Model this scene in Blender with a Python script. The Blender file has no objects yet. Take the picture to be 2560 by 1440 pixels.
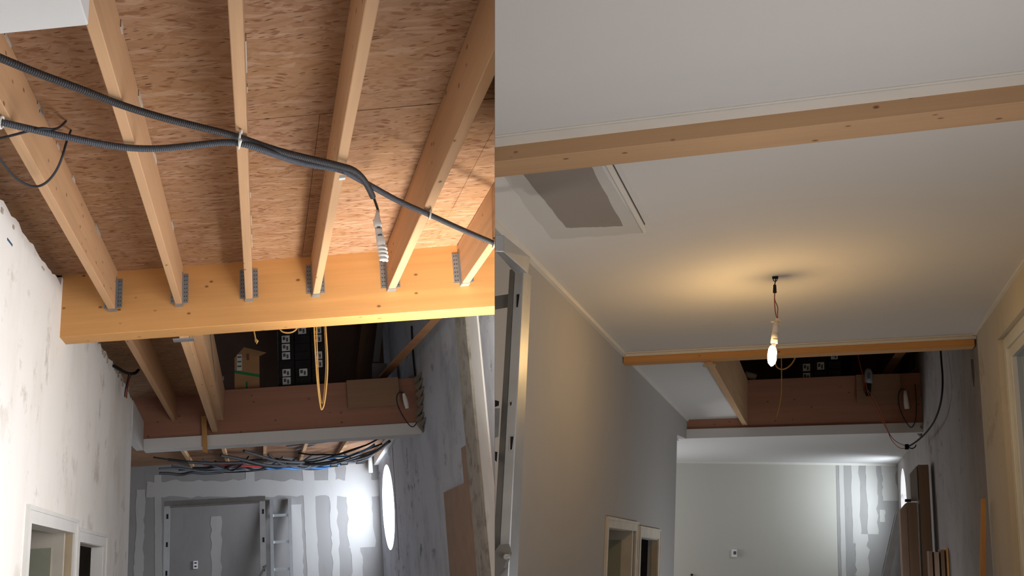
import bpy, bmesh, math, random
from mathutils import Vector, Matrix
random.seed(7)
S = bpy.context.scene
COL = S.collection

# ------------------------------------------------------------------ camera
EYE = Vector((0, 0, 1.75))
PITCH = math.radians(16.8)
cam_data = bpy.data.cameras.new('camera')
cam = bpy.data.objects.new('camera', cam_data)
COL.objects.link(cam)
cam.location = EYE
cam.rotation_euler = (math.pi / 2 + PITCH, 0, 0)
cam_data.sensor_fit = 'HORIZONTAL'
cam_data.sensor_width = 36.0
cam_data.lens = 36.0 * 2200 / 2560
cam_data.shift_x = 370 / 2560
cam_data.clip_start = 0.05
cam_data.clip_end = 200
S.camera = cam

# ------------------------------------------------------------------ world, exposure
world = bpy.data.worlds.new('sky')
S.world = world
world.use_nodes = True
bg = world.node_tree.nodes['Background']
bg.inputs[0].default_value = (0.80, 0.90, 1.0, 1)
bg.inputs[1].default_value = 1.2
S.view_settings.view_transform = 'Standard'
S.view_settings.look = 'None'
S.view_settings.gamma = 1
S.view_settings.exposure = 0
S.view_settings.use_curve_mapping = False

# Two rooms stand side by side, the unfinished one (L) and the finished one (R), with a thin added board between them.
# Each room has its own axes: x along its beams, y down the room, z up, origin at the standing point of the photographer.
AX = {'L': (Vector((0.99403, -0.09883, 0.04618)), Vector((-0.10950, 0.99372, -0.02293)), Vector((-0.05121, 0.02095, 0.99847))),
      'R': (Vector((0.95894, -0.28352, -0.00765)), Vector((0.44480, 0.89563, -0.00178)), Vector((0.11922, -0.02211, 0.99262)))}
INV = {k: Matrix((v[0], v[1], v[2])).transposed().inverted() for k, v in AX.items()}
def W(r, p):
    a = AX[r]
    return EYE + a[0] * p[0] + a[1] * p[1] + a[2] * p[2]
def U(r, w):
    return INV[r] @ (w - EYE)

# ------------------------------------------------------------------ daylight, assumed window light and added fill lamps
def area(name, r, p, look, sx, sy, watt, col, shape='RECTANGLE', spread=180):
    d = bpy.data.lights.new(name, 'AREA')
    d.shape = shape; d.size = sx; d.size_y = sy; d.energy = watt; d.color = col; d.spread = math.radians(spread)
    o = bpy.data.objects.new(name, d); COL.objects.link(o)
    o.location = W(r, p)
    o.rotation_euler = (W(r, look) - W(r, p)).to_track_quat('-Z', 'Z').to_euler()
    return o
def assumed_window_light(dist, z, ln, ht, watt, col):
    # area lamp against the divider sheet, for an assumed right-hand window; none is built
    fwd = Vector((0, math.cos(PITCH), math.sin(PITCH)))
    nrm = (Vector((1, 0, 0)) - fwd * ((1237 - 910) / 2200.0)).normalized()
    d = bpy.data.lights.new('assumed_window_light', 'AREA'); d.shape = 'RECTANGLE'; d.size = ln; d.size_y = ht; d.energy = watt; d.color = col
    o = bpy.data.objects.new('assumed_window_light', d); COL.objects.link(o)
    zax = nrm; yax = (Vector((0, 0, 1)) - zax * zax.z).normalized(); xax = yax.cross(zax)
    m = Matrix((xax, yax, zax)).transposed().to_4x4()
    c = EYE + xax * 0; hor = xax if xax.y > 0 else -xax
    m.translation = EYE + hor * dist + yax * z - nrm * 0.03
    o.matrix_world = m
assumed_window_light(3.5, 0.15, 2.7, 1.4, 62, (0.93, 0.97, 1.03))
area('fill_beam_end', 'L', (0.93, 4.5, -0.12), (1.40, 5.0, 1.55), 0.35, 0.35, 36, (1.0, 0.94, 0.84), spread=95)  # added lamp brightening the beam's right end; no sill stands here
area('daylight_round_window', 'L', (1.86, 11.5, 0.76), (0.86, 12.2, 0.74), 0.9, 0.9, 85, (0.78, 0.88, 1.0), 'DISK')
area('assumed_side_window_light', 'R', (1.08, 2.4, -0.2), (-0.2, 2.7, 1.5), 2.6, 1.3, 42, (0.98, 0.97, 1.0))  # lamp for an assumed window near the viewer; the wall is solid here
area('fill_far_side', 'L', (-3.4, 10.5, 0.1), (1.6, 9.6, 0.6), 1.6, 1.8, 22, (0.84, 0.92, 1.0))  # added bluish fill for the right wall; no opening is built here
area('fill_stair_bay', 'R', (1.17, 10.4, -1.05), (-0.6, 10.6, 0.2), 1.6, 1.2, 48, (0.93, 0.97, 1.0))  # added fill for the left wall and small ceiling; no door stands here
area('daylight_end_window', 'R', (1.40, 16.25, 0.80), (0.4, 17.15, 0.78), 0.95, 0.95, 19, (0.84, 0.93, 1.0), 'DISK')
area('fill_far_end', 'R', (-3.7, 14.4, 0.1), (0.6, 13.6, 0.9), 1.6, 1.8, 52, (0.93, 0.96, 1.0))  # added lamp filling the far end; this side has no window

# ------------------------------------------------------------------ materials
def lin(c):
    return tuple(((v / 255) / 12.92 if v / 255 <= 0.04045 else ((v / 255 + 0.055) / 1.055) ** 2.4) for v in c) + (1,)
class NT:
    def __init__(s, name, rough=0.8, metal=0.0, spec=0.3):
        s.m = bpy.data.materials.new(name); s.m.use_nodes = True
        s.t = s.m.node_tree; s.b = s.t.nodes['Principled BSDF']
        s.b.inputs['Roughness'].default_value = rough
        s.b.inputs['Metallic'].default_value = metal
        s.b.inputs['Specular IOR Level'].default_value = spec
    def n(s, kind, ins=None, **kw):
        q = s.t.nodes.new(kind)
        for k, v in kw.items(): setattr(q, k, v)
        for k, v in (ins or {}).items():
            if isinstance(v, bpy.types.NodeSocket): s.t.links.new(v, q.inputs[k])
            else: q.inputs[k].default_value = v
        return q
    def rc(s, sc=(1, 1, 1), rot=(0, 0, 0), rnd=False):
        a = s.n('ShaderNodeAttribute', attribute_name='rc').outputs['Vector']
        if rnd:
            o = s.n('ShaderNodeObjectInfo').outputs['Random']
            o = s.n('ShaderNodeMath', {0: o, 1: 37.0}, operation='MULTIPLY').outputs[0]
            a = s.n('ShaderNodeVectorMath', {0: a, 1: o}, operation='ADD').outputs[0]
        if any(rot): a = s.n('ShaderNodeVectorRotate', {'Vector': a, 'Rotation': rot}, rotation_type='EULER_XYZ').outputs[0]
        return s.n('ShaderNodeVectorMath', {0: a, 1: sc}, operation='MULTIPLY').outputs[0]
    def noise(s, v, scale=1, detail=3, rough=0.5, dist=0):
        return s.n('ShaderNodeTexNoise', {'Vector': v, 'Scale': scale, 'Detail': detail, 'Roughness': rough, 'Distortion': dist}).outputs[0]
    def voro(s, v, scale=1, feature='F1'):
        return s.n('ShaderNodeTexVoronoi', {'Vector': v, 'Scale': scale}, feature=feature)
    def ramp(s, f, stops):
        q = s.n('ShaderNodeValToRGB', {0: f}); e = q.color_ramp.elements
        while len(e) < len(stops): e.new(0.5)
        for i, (p, c) in enumerate(stops): e[i].position = p; e[i].color = c
        return q.outputs[0]
    def mix(s, f, a, b, kind='MIX'):
        q = s.n('ShaderNodeMix', data_type='RGBA', blend_type=kind)
        for i, v in ((0, f), (6, a), (7, b)):
            if isinstance(v, bpy.types.NodeSocket): s.t.links.new(v, q.inputs[i])
            else: q.inputs[i].default_value = v
        return q.outputs[2]
    def step(s, f, lo, hi):
        return s.n('ShaderNodeMapRange', {0: f, 1: lo, 2: hi, 3: 0.0, 4: 1.0}).outputs[0]
    def math(s, op, a, b=0.0):
        return s.n('ShaderNodeMath', {0: a, 1: b}, operation=op).outputs[0]
    def red(s, c):
        return s.n('ShaderNodeSeparateColor', {0: c}).outputs[0]
    def out(s, col, bump=None, strength=0.2, dist=0.003):
        if isinstance(col, bpy.types.NodeSocket): s.t.links.new(col, s.b.inputs['Base Color'])
        else: s.b.inputs['Base Color'].default_value = col
        if bump is not None:
            q = s.n('ShaderNodeBump', {'Height': bump, 'Strength': strength, 'Distance': dist})
            s.t.links.new(q.outputs[0], s.b.inputs['Normal'])
        return s.m

def wood(name, c, axis, dark=0.72, knots=True, lam=0.0, rough=0.65):
    s = NT(name, rough)
    base = lin(c); dk = tuple(v * dark for v in base[:3]) + (1,)
    sc = [26, 26, 26]; sc['xyz'.index(axis)] = 0.9
    g = s.noise(s.rc(sc, rnd=True), 1.0, 4, 0.6, 0.4)
    sc2 = [5, 5, 5]; sc2['xyz'.index(axis)] = 0.5
    g2 = s.noise(s.rc(sc2, rnd=True), 1.0, 2)
    col = s.mix(s.step(g, 0.3, 0.75), base, dk)
    lt = tuple(min(1, v * 1.12) for v in base[:3]) + (1,)
    col = s.mix(s.math('MULTIPLY', s.step(g2, 0.4, 0.65), 0.5), col, lt)
    if lam:
        z = s.n('ShaderNodeSeparateXYZ', {0: s.rc()}).outputs[2]
        l = s.math('FLOOR', s.math('DIVIDE', z, lam))
        w = s.n('ShaderNodeTexWhiteNoise', {'W': l}, noise_dimensions='1D').outputs[0]
        col = s.mix(s.math('MULTIPLY', w, 0.35), col, tuple(v * 0.78 for v in base[:3]) + (1,))
    if knots:
        sk = [15, 15, 15]; sk['xyz'.index(axis)] = 9
        v = s.voro(s.rc(sk, rnd=True), 1.0)
        ring = s.step(v.outputs['Distance'], 0.15, 0.07)
        pick = s.math('GREATER_THAN', s.red(v.outputs['Color']), 0.62)
        col = s.mix(s.math('MULTIPLY', s.math('MULTIPLY', ring, pick), 0.8), col, lin((92, 54, 30)))
    return s.out(col, g, 0.12)

def osb(name, tint=(1, 1, 1)):
    s = NT(name, 0.75)
    warp = s.n('ShaderNodeTexNoise', {'Vector': s.rc((3, 3, 3)), 'Scale': 1.0, 'Detail': 2}).outputs[1]
    def layer(ang, sx, sy, off):
        a = s.rc((1, 1, 1), (0, 0, ang))
        a = s.n('ShaderNodeVectorMath', {0: a, 1: s.n('ShaderNodeVectorMath', {0: warp, 1: (0.05, 0.05, 0)}, operation='MULTIPLY').outputs[0]}, operation='ADD').outputs[0]
        a = s.n('ShaderNodeVectorMath', {0: a, 1: (sx, sy, 0.01)}, operation='MULTIPLY').outputs[0]
        a = s.n('ShaderNodeVectorMath', {0: a, 1: (off, off * 1.7, 0)}, operation='ADD').outputs[0]
        return s.voro(a)
    T = lambda c: tuple(v * t for v, t in zip(lin(c)[:3], tint)) + (1,)
    l1 = layer(0.15, 10, 62, 0); l2 = layer(-0.35, 13, 74, 7.3); l3 = layer(0.75, 12, 50, 3.1)
    stops = [(0.0, T((178, 134, 98))), (0.3, T((206, 168, 132))), (0.7, T((216, 180, 146))), (1.0, T((194, 152, 114)))]
    c1 = s.ramp(s.red(l1.outputs['Color']), stops)
    c2 = s.ramp(s.red(l2.outputs['Color']), stops)
    c3 = s.ramp(s.red(l3.outputs['Color']), stops)
    pick = s.n('ShaderNodeSeparateColor', {0: l1.outputs['Color']}).outputs[1]
    pick2 = s.n('ShaderNodeSeparateColor', {0: l2.outputs['Color']}).outputs[2]
    col = s.mix(s.step(pick, 0.45, 0.55), c1, c2)
    col = s.mix(s.step(pick2, 0.66, 0.72), col, c3)
    big = s.noise(s.rc((2.2, 2.2, 2.2)), 1.0, 3)
    col = s.mix(s.math('MULTIPLY', s.step(big, 0.38, 0.62), 0.35), col, T((222, 178, 120)))
    lng = layer(0.25, 7, 90, 17.0)
    dl = s.math('MULTIPLY', s.math('GREATER_THAN', s.red(lng.outputs['Color']), 0.91), s.step(lng.outputs['Distance'], 0.4, 0.25))
    col = s.mix(s.math('MULTIPLY', dl, 0.55), col, T((150, 96, 58)))
    pl = layer(-0.1, 8, 54, 21.0)
    dp = s.math('GREATER_THAN', s.red(pl.outputs['Color']), 0.85)
    col = s.mix(s.math('MULTIPLY', dp, 0.42), col, T((244, 214, 182)))
    fl = layer(0.12, 22, 120, 11.0)
    dark = s.math('GREATER_THAN', s.red(fl.outputs['Color']), 0.87)
    dark = s.math('MULTIPLY', dark, s.step(fl.outputs['Distance'], 0.42, 0.25))
    col = s.mix(s.math('MULTIPLY', dark, 0.85), col, T((104, 62, 34)))
    f2 = layer(-0.35, 14, 52, 5.0)
    d2 = s.math('MULTIPLY', s.math('GREATER_THAN', s.red(f2.outputs['Color']), 0.90), s.step(f2.outputs['Distance'], 0.45, 0.3))
    col = s.mix(s.math('MULTIPLY', d2, 0.6), col, T((150, 92, 48)))
    return s.out(col, s.red(l1.outputs['Color']), 0.15)

def plaster(name, c, stain=(150, 140, 128), amt=0.3, streak=1.0, rough=0.9, scale=2.0, blot=None, fine=(9, 9, 2.2), bamt=0.75):
    s = NT(name, rough, spec=0.15)
    n1 = s.noise(s.rc((scale, scale, scale * 0.35 * streak)), 1.0, 5, 0.6)
    n2 = s.noise(s.rc(fine), 1.0, 4, 0.6)
    col = s.mix(s.math('MULTIPLY', s.step(n1, 0.48, 0.72), amt), lin(c), lin(stain))
    col = s.mix(s.math('MULTIPLY', s.step(n2, 0.58, 0.74), amt * 0.7), col, lin(stain))
    if blot:
        n3 = s.noise(s.rc(tuple(v * 1.8 for v in fine)), 1.0, 5, 0.7)
        n4 = s.noise(s.rc((1.3, 1.3, 1.0)), 1.0, 2)
        f = s.math('MULTIPLY', s.step(n3, 0.56, 0.66), s.step(n4, 0.45, 0.62))
        col = s.mix(s.math('MULTIPLY', f, bamt), col, lin(blot))
    return s.out(col, n2, 0.15, 0.004)

def plain(name, c, rough=0.6, metal=0.0, vary=0.06, spec=0.3):
    s = NT(name, rough, metal, spec)
    n = s.noise(s.rc((7, 7, 7)), 1.0, 3)
    b = lin(c)
    return s.out(s.mix(s.step(n, 0.35, 0.7), b, tuple(v * (1 - vary * 2) for v in b[:3]) + (1,)), n, 0.05)

def corrugated(name, c):
    s = NT(name, 0.5)
    u = s.n('ShaderNodeAttribute', attribute_name='along').outputs['Fac']
    w = s.math('SINE', s.math('MULTIPLY', u, 2 * math.pi / 0.0075))
    b = lin(c)
    return s.out(s.mix(s.step(w, -1, 1), tuple(v * 0.55 for v in b[:3]) + (1,), b), w, 0.6, 0.002)

def glow(name, c, strength):
    s = NT(name)
    s.b.inputs['Base Color'].default_value = lin(c)
    s.b.inputs['Emission Color'].default_value = lin(c)
    s.b.inputs['Emission Strength'].default_value = strength
    return s.m

M = {
 'osb': osb('osb_board', (0.52, 0.455, 0.43)), 'osb_grey': osb('osb_board_grey', (0.56, 0.51, 0.50)),  # second tint is a greyer OSB for the far deck bay
 'joist': wood('joist_pine', (190, 150, 112), 'y', 0.80),
 'beam': wood('glulam_orange', (208, 154, 94), 'x', 0.80, lam=0.045),
 'beam2': wood('glulam_brown', (166, 118, 96), 'x', 0.8, lam=0.045),
 'beam_r': wood('glulam_finished', (200, 162, 124), 'x', 0.80, lam=0.05),
 'trimmer': wood('trimmer_pine', (204, 164, 124), 'y', 0.78),
 'batten_z': wood('batten_upright', (196, 148, 92), 'z', 0.75),
 'brace': wood('brace_timber', (176, 128, 92), 'x', 0.75, knots=False),
 'dark_wood': wood('dark_post_timber', (104, 72, 48), 'z', 0.7, knots=False),
 'ply': wood('plywood_face', (158, 124, 98), 'x', 0.86, knots=False),
 'board_z': wood('sawn_plank_brown', (128, 102, 82), 'z', 0.75, knots=False),
 'mdf': plain('board_core_brown', (150, 126, 110), 0.9),
 'wall_l': plaster('old_white_plaster', (247, 245, 241), (222, 212, 200), 0.5, blot=(168, 152, 132), fine=(4, 2.2, 1.6), bamt=0.5),
 'wall_rough': plaster('broken_plaster_edge', (190, 178, 164), (120, 108, 94), 0.7),
 'grey_wall': plaster('grey_lime_plaster', (196, 198, 206), (138, 140, 148), 0.6, 1.6, blot=(66, 68, 74), fine=(5, 2.2, 3.2), bamt=0.7),
 'speck': plaster('speckled_mortar', (168, 162, 152), (110, 104, 98), 0.8, 3, scale=9, blot=(60, 54, 50)),
 'cream_wall': plaster('cream_paint', (178, 176, 174), (170, 167, 164), 0.25),
 'grey_wall_r': plaster('grey_plaster_finished', (150, 143, 140), (112, 105, 100), 0.5, 1.6, blot=(84, 74, 66), fine=(5, 1.8, 3.0), bamt=0.6),
 'cream_r': plaster('cream_wall_window_side', (202, 194, 180), (180, 170, 154), 0.35, blot=(150, 132, 104), fine=(3, 2, 2), bamt=0.4),
 'far_wall': plaster('pale_end_wall_paint', (202, 199, 190), (194, 190, 180), 0.25),
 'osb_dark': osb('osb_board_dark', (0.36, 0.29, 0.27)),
 'ceil_r': plaster('white_ceiling_paint', (214, 212, 210), (206, 204, 202), 0.15),
 'trim_r': plain('white_trim_paint', (226, 222, 214), 0.5, vary=0.02),
 'board_grey': plaster('bare_plasterboard', (150, 142, 136), (138, 130, 124), 0.3, rough=0.95),
 'compound': plaster('joint_compound', (162, 158, 155), (146, 142, 140), 0.3),
 'compound_r': plaster('white_joint_compound', (200, 198, 194), (186, 184, 180), 0.3),
 'drywall': plaster('grey_plasterboard', (134, 130, 128), (118, 115, 114), 0.5),
 'drywall_r': plaster('grey_blue_plasterboard', (164, 162, 160), (142, 140, 138), 0.6, 0.5),
 'white': plain('white_gloss_paint', (232, 230, 226), 0.4, vary=0.02),
 'soffit': plaster('white_soffit_board', (216, 214, 212), (200, 196, 192), 0.2),
 'offwhite': plain('off_white_paint', (214, 206, 192), 0.5),
 'frosted': plain('frosted_glass_panel', (158, 160, 142), 0.35, vary=0.05),
 'jamb': plain('beige_jamb', (190, 174, 148), 0.7),
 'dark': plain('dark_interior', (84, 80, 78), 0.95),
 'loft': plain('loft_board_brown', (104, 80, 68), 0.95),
 'masonry': plaster('shadowed_masonry', (128, 118, 104), (86, 78, 70), 0.7),  # mottled grey-brown masonry
 'floor': plain('concrete_floor', (170, 160, 148), 0.9),
 'galv': plain('galvanised_steel', (150, 152, 154), 0.5, 0.5, 0.15),
 'alu': plain('brushed_aluminium', (196, 198, 200), 0.42, 0.75, 0.06),
 'alu_dark': plain('dull_aluminium', (132, 130, 126), 0.5, 0.5, 0.08),
 'conduit': corrugated('black_corrugated_conduit', (66, 64, 66)),
 'conduit_grey': corrugated('grey_corrugated_conduit', (84, 88, 96)),
 'cond_red': corrugated('red_corrugated_conduit', (176, 48, 40)),
 'cond_blue': corrugated('blue_corrugated_conduit', (70, 130, 190)),
 'black': plain('black_plastic', (40, 38, 38), 0.8, spec=0.1),
 'cable': plain('black_cable', (58, 58, 62), 0.7, spec=0.15),
 'wire_red': plain('red_wire', (150, 66, 46), 0.5),
 'wire_orange': plain('orange_wire', (176, 96, 62), 0.5),
 'yellow': plain('yellow_cord', (158, 124, 70), 0.6),
 'tie': plain('white_plastic_tie', (226, 224, 218), 0.5),
 'tube': plain('white_lamp_glass', (240, 238, 232), 0.3, vary=0.02),
 'socket': plain('white_lamp_socket', (226, 220, 212), 0.45, vary=0.06),
 'tape': plain('cream_tape', (214, 196, 160), 0.6),
 'card': plain('brown_cardboard', (186, 142, 100), 0.85),
 'green': plain('green_tape', (50, 140, 80), 0.5),
 'label': plain('white_paper_label', (226, 226, 226), 0.7, vary=0.02),
 'ink': plain('grey_print', (92, 92, 96), 0.7),
 'ink_red': plain('brick_red_print', (140, 84, 64), 0.7),
 'wrap': plain('black_shrink_wrap', (50, 48, 48), 0.3, vary=0.2),
 'blue': plain('blue_marking', (70, 100, 130), 0.7),
 'nozzle': plain('cartridge_grey', (150, 152, 160), 0.35),
 'bulb': glow('lit_bulb_glass', (255, 206, 134), 320),
 'pipe': plain('white_pvc_pipe', (216, 214, 208), 0.4),
 'pvc': plain('white_window_frame', (226, 226, 222), 0.35, vary=0.02),
 'tan': plain('tan_cardboard_sheet', (160, 134, 116), 0.9),
}
def glass_mat():
    s = NT('window_glass', 0.08, spec=0.6)
    s.b.inputs['Base Color'].default_value = lin((120, 140, 156))
    s.b.inputs['Transmission Weight'].default_value = 0.55
    return s.m
M['glass'] = glass_mat()

# ------------------------------------------------------------------ geometry helpers
class G:
    """Collects vertices in room axes (metres) for one mesh."""
    def __init__(s, r): s.r = r; s.v = []; s.f = []; s.u = []
    def add(s, vs, fs, u=None):
        b = len(s.v); s.v += [tuple(p) for p in vs]; s.u += list(u) if u else [0.0] * len(vs)
        s.f += [tuple(b + i for i in f) for f in fs]; return s
    def box(s, x0, x1, y0, y1, z0, z1):
        vs = [(x, y, z) for z in (z0, z1) for y in (y0, y1) for x in (x0, x1)]
        return s.add(vs, [(0, 2, 3, 1), (4, 5, 7, 6), (0, 1, 5, 4), (2, 6, 7, 3), (0, 4, 6, 2), (1, 3, 7, 5)])
    def hexa(s, lo, hi):
        """8 corners: a quad and the quad behind it, same order."""
        return s.add(list(lo) + list(hi), [(3, 2, 1, 0), (4, 5, 6, 7), (0, 1, 5, 4), (1, 2, 6, 5), (2, 3, 7, 6), (3, 0, 4, 7)])
    def prism(s, poly, axis, a, b):
        """poly: 2D outline in the two other axes (cyclic x>y>z order dropped), extruded from a to b along axis."""
        n = len(poly)
        def mk(p, c):
            q = [0, 0, 0]; o = [i for i in range(3) if i != axis]
            q[axis] = c; q[o[0]] = p[0]; q[o[1]] = p[1]; return tuple(q)
        vs = [mk(p, a) for p in poly] + [mk(p, b) for p in poly]
        fs = [tuple(range(n)), tuple(range(2 * n - 1, n - 1, -1))] + [(i, n + i, n + (i + 1) % n, (i + 1) % n) for i in range(n)]
        return s.add(vs, fs)
    def tube(s, pts, rad, n=8, smooth=0, caps=True):
        P = [W(s.r, p) for p in pts]
        for _ in range(smooth):
            Q = [P[0]]
            for a, b in zip(P, P[1:]): Q += [a * 0.75 + b * 0.25, a * 0.25 + b * 0.75]
            P = Q + [P[-1]]
        R = rad if isinstance(rad, (list, tuple)) else [rad] * len(P)
        if len(R) != len(P): R = [R[min(len(R) - 1, round(i * (len(R) - 1) / (len(P) - 1)))] for i in range(len(P))]
        vs = []; fs = []; us = []; up = None; d = 0
        for i, p in enumerate(P):
            t = (P[min(i + 1, len(P) - 1)] - P[max(i - 1, 0)]).normalized()
            if up is None: up = t.orthogonal().normalized()
            up = (up - t * up.dot(t)).normalized(); sd = t.cross(up)
            if i: d += (p - P[i - 1]).length
            for k in range(n):
                a = 2 * math.pi * k / n
                vs.append(U(s.r, p + (up * math.cos(a) + sd * math.sin(a)) * R[i])); us.append(d)
        for i in range(len(P) - 1):
            for k in range(n):
                fs.append((i * n + k, i * n + (k + 1) % n, (i + 1) * n + (k + 1) % n, (i + 1) * n + k))
        if caps: fs += [tuple(range(n - 1, -1, -1)), tuple((len(P) - 1) * n + k for k in range(n))]
        return s.add(vs, fs, us)
    def disc(s, c, axis, rad, th, n=20):
        poly = []; o = [i for i in range(3) if i != axis]
        for k in range(n): poly.append((c[o[0]] + rad * math.cos(2 * math.pi * k / n), c[o[1]] + rad * math.sin(2 * math.pi * k / n)))
        return s.prism(poly, axis, c[axis], c[axis] + th)

KCUT = (1237 - 910) / 2200.0                      # the joint between the two rooms runs away from the eye in this direction
fw = Vector((0, math.cos(PITCH), math.sin(PITCH)))
CUT_N = (Vector((1, 0, 0)) - fw * KCUT).normalized()
WORLD = {}
USED_PARENT = {}
def obj(name, g, mat, parent=None, label=None, cat=None, group=None, kind=None, bevel=0.0, smooth=False, cut=True):
    bm = bmesh.new()
    lay_u = bm.verts.layers.float.new('along')
    lay = bm.verts.layers.float_vector.new('rc')
    vs = [bm.verts.new(p) for p in g.v]
    for v, u in zip(vs, g.u): v[lay_u] = u
    for f in g.f:
        try: bm.faces.new([vs[i] for i in f])
        except ValueError: pass
    bmesh.ops.recalc_face_normals(bm, faces=bm.faces)
    if bevel: bmesh.ops.bevel(bm, geom=bm.edges[:], offset=bevel, segments=1, affect='EDGES')
    for v in bm.verts: v[lay] = v.co.copy()
    for v in bm.verts: v.co = W(g.r, v.co)
    if cut:
        n = CUT_N if g.r == 'L' else -CUT_N
        off = -0.0006
        if any((v.co - EYE).dot(n) > off for v in bm.verts):
            ret = bmesh.ops.bisect_plane(bm, geom=bm.verts[:] + bm.edges[:] + bm.faces[:], plane_co=EYE + n * off, plane_no=n, clear_outer=True)
            e = [e for e in ret['geom_cut'] if isinstance(e, bmesh.types.BMEdge) and e.is_boundary]
            if e: bmesh.ops.holes_fill(bm, edges=e, sides=0)
            bmesh.ops.recalc_face_normals(bm, faces=bm.faces)
    xs = [v.co for v in bm.verts]
    lo = Vector(min(p[i] for p in xs) for i in range(3)); hi = Vector(max(p[i] for p in xs) for i in range(3))
    org = Vector(((lo.x + hi.x) / 2, (lo.y + hi.y) / 2, lo.z))
    for v in bm.verts: v.co -= org
    me = bpy.data.meshes.new(name); bm.to_mesh(me); bm.free()
    if smooth:
        for p in me.polygons: p.use_smooth = True
    me.materials.append(M[mat] if isinstance(mat, str) else mat)
    o = bpy.data.objects.new(name, me); COL.objects.link(o)
    WORLD[o.name] = org
    o.location = org
    if parent is not None:
        o.parent = parent; o.location = org - WORLD[parent.name]
    return tag(o, label, cat, group, kind)
def tag(o, label=None, cat=None, group=None, kind=None):
    for k, v in (('label', label), ('category', cat), ('group', group), ('kind', kind)):
        if v: o[k] = v
    return o
def thing(name, r, p, label, cat, group=None, kind=None):
    o = bpy.data.objects.new(name, None); COL.objects.link(o)
    o.empty_display_size = 0.1
    o.location = W(r, p); WORLD[o.name] = o.location.copy()
    return tag(o, label, cat, group, kind)
def jag(a, b, n, amp, seed):
    rr = random.Random(seed)
    return [(a[0] + (b[0] - a[0]) * i / n + (rr.uniform(-amp, amp) * 0.5 if 0 < i < n else 0), a[1] + (b[1] - a[1]) * i / n + (rr.uniform(-amp, amp) if 0 < i < n else 0)) for i in range(n + 1)]

LH = 'unfinished left room'
RH = 'finished right room'
FLOOR = -1.75
def st(name, g, mat, label, cat, **k):
    return obj(name, g, mat, None, label, cat, kind='structure', **k)

# ================================================================== added board between the two rooms, keeping their light apart
def divider():
    rt = Vector((1, 0, 0)); d = rt * KCUT + fw
    vs = []
    for dist in (1.7, 20.0):
        p = EYE + d * dist
        for z in (-0.2, 6.5):
            q = EYE + Vector((d.x, d.y, 0)) * dist; q.z = z
            # stay in the plane of the joint at every height
            t = -((q - EYE).dot(CUT_N)) / CUT_N.x
            q.x += t
            for sgn in (-1, 1): vs.append(q + CUT_N * sgn * 0.00018 * dist)
    bm = bmesh.new(); V = [bm.verts.new(p - EYE) for p in vs]
    for f in ((0, 2, 3, 1), (4, 5, 7, 6), (0, 1, 5, 4), (2, 6, 7, 3), (0, 4, 6, 2), (1, 3, 7, 5)): bm.faces.new([V[i] for i in f])
    bmesh.ops.recalc_face_normals(bm, faces=bm.faces)
    me = bpy.data.meshes.new('divider_sheet'); bm.to_mesh(me); bm.free()
    me.materials.append(M['offwhite'])
    o = bpy.data.objects.new('divider_sheet', me); COL.objects.link(o); o.location = EYE
    tag(o, 'added thin partition sheet between the unfinished and the finished room', 'wall', kind='structure')
divider()

# ================================================================== UNFINISHED ROOM (L)
XL, XR, YB, ZJ, ZO = -1.205, 1.62, 5.0, 1.548, 1.80
st('floor', G('L').box(-3.6, 2.2, -1.6, 12.5, FLOOR - 0.1, FLOOR), 'floor', 'concrete floor of the unfinished room', 'floor')

# left wall: old plaster with a broken top edge and two door openings
top = jag((8.1, 1.60), (7.45, 1.70), 8, 0.02, 1) + jag((7.4, 1.70), (5.25, 1.705), 34, 0.014, 2) + jag((5.2, 1.78), (4.97, 1.78), 4, 0.008, 3) + jag((4.95, 1.72), (4.62, 1.715), 6, 0.02, 5) + jag((4.55, 1.72), (1.0, 1.712), 50, 0.014, 4)
outline = [(-1.6, FLOOR), (4.56, FLOOR), (4.56, 0.315), (5.67, 0.310), (5.67, FLOOR), (5.84, FLOOR), (5.84, 0.262), (6.78, 0.258), (6.78, FLOOR), (8.1, FLOOR)] + top + [(-1.6, 1.712)]
wl = st('wall_left', G('L').prism(outline, 0, XL, XL - 0.09), 'wall_l', 'stained white plaster wall with a ragged top edge under the boards', 'wall')
g = G('L')
for i in range(26):
    y = random.uniform(3.4, 8.0); z = 1.69 + random.uniform(-0.03, 0.0)
    if 4.8 < y < 5.3: continue
    w = random.uniform(0.02, 0.07)
    g.box(XL, XL + random.uniform(0.004, 0.012), y, y + w, z - random.uniform(0.01, 0.05), z)
obj('plaster_crumbs', g, 'wall_rough', wl, kind='stuff')
obj('blue_mark', G('L').box(XL, XL + 0.002, [(-1.205, 3.806, 1.559)][0][1], [(-1.205, 3.896, 1.593)][0][1], [(-1.205, 3.851, 1.572)][0][2], [(-1.205, 3.848, 1.583)][0][2]), 'blue', wl)
st('wall_masonry', G('L').box(-1.75, -1.62, -1.6, 8.95, 1.57, 3.7), 'masonry', 'dark rubble wall behind the broken plaster', 'wall')
st('wall_return', G('L').box(-3.6, XL - 0.02, 8.0, 8.1, FLOOR, 1.55), 'wall_l', 'plaster return wall at the end of the door wall', 'wall')

# near white boxed soffit
obj('boxed_soffit', G('L').box(-1.2, -0.459, -1.58, 2.03, 1.45, 1.795), 'soffit', None, 'white boxed soffit hanging under the joists above the left wall', 'soffit', bevel=0.004)

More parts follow.
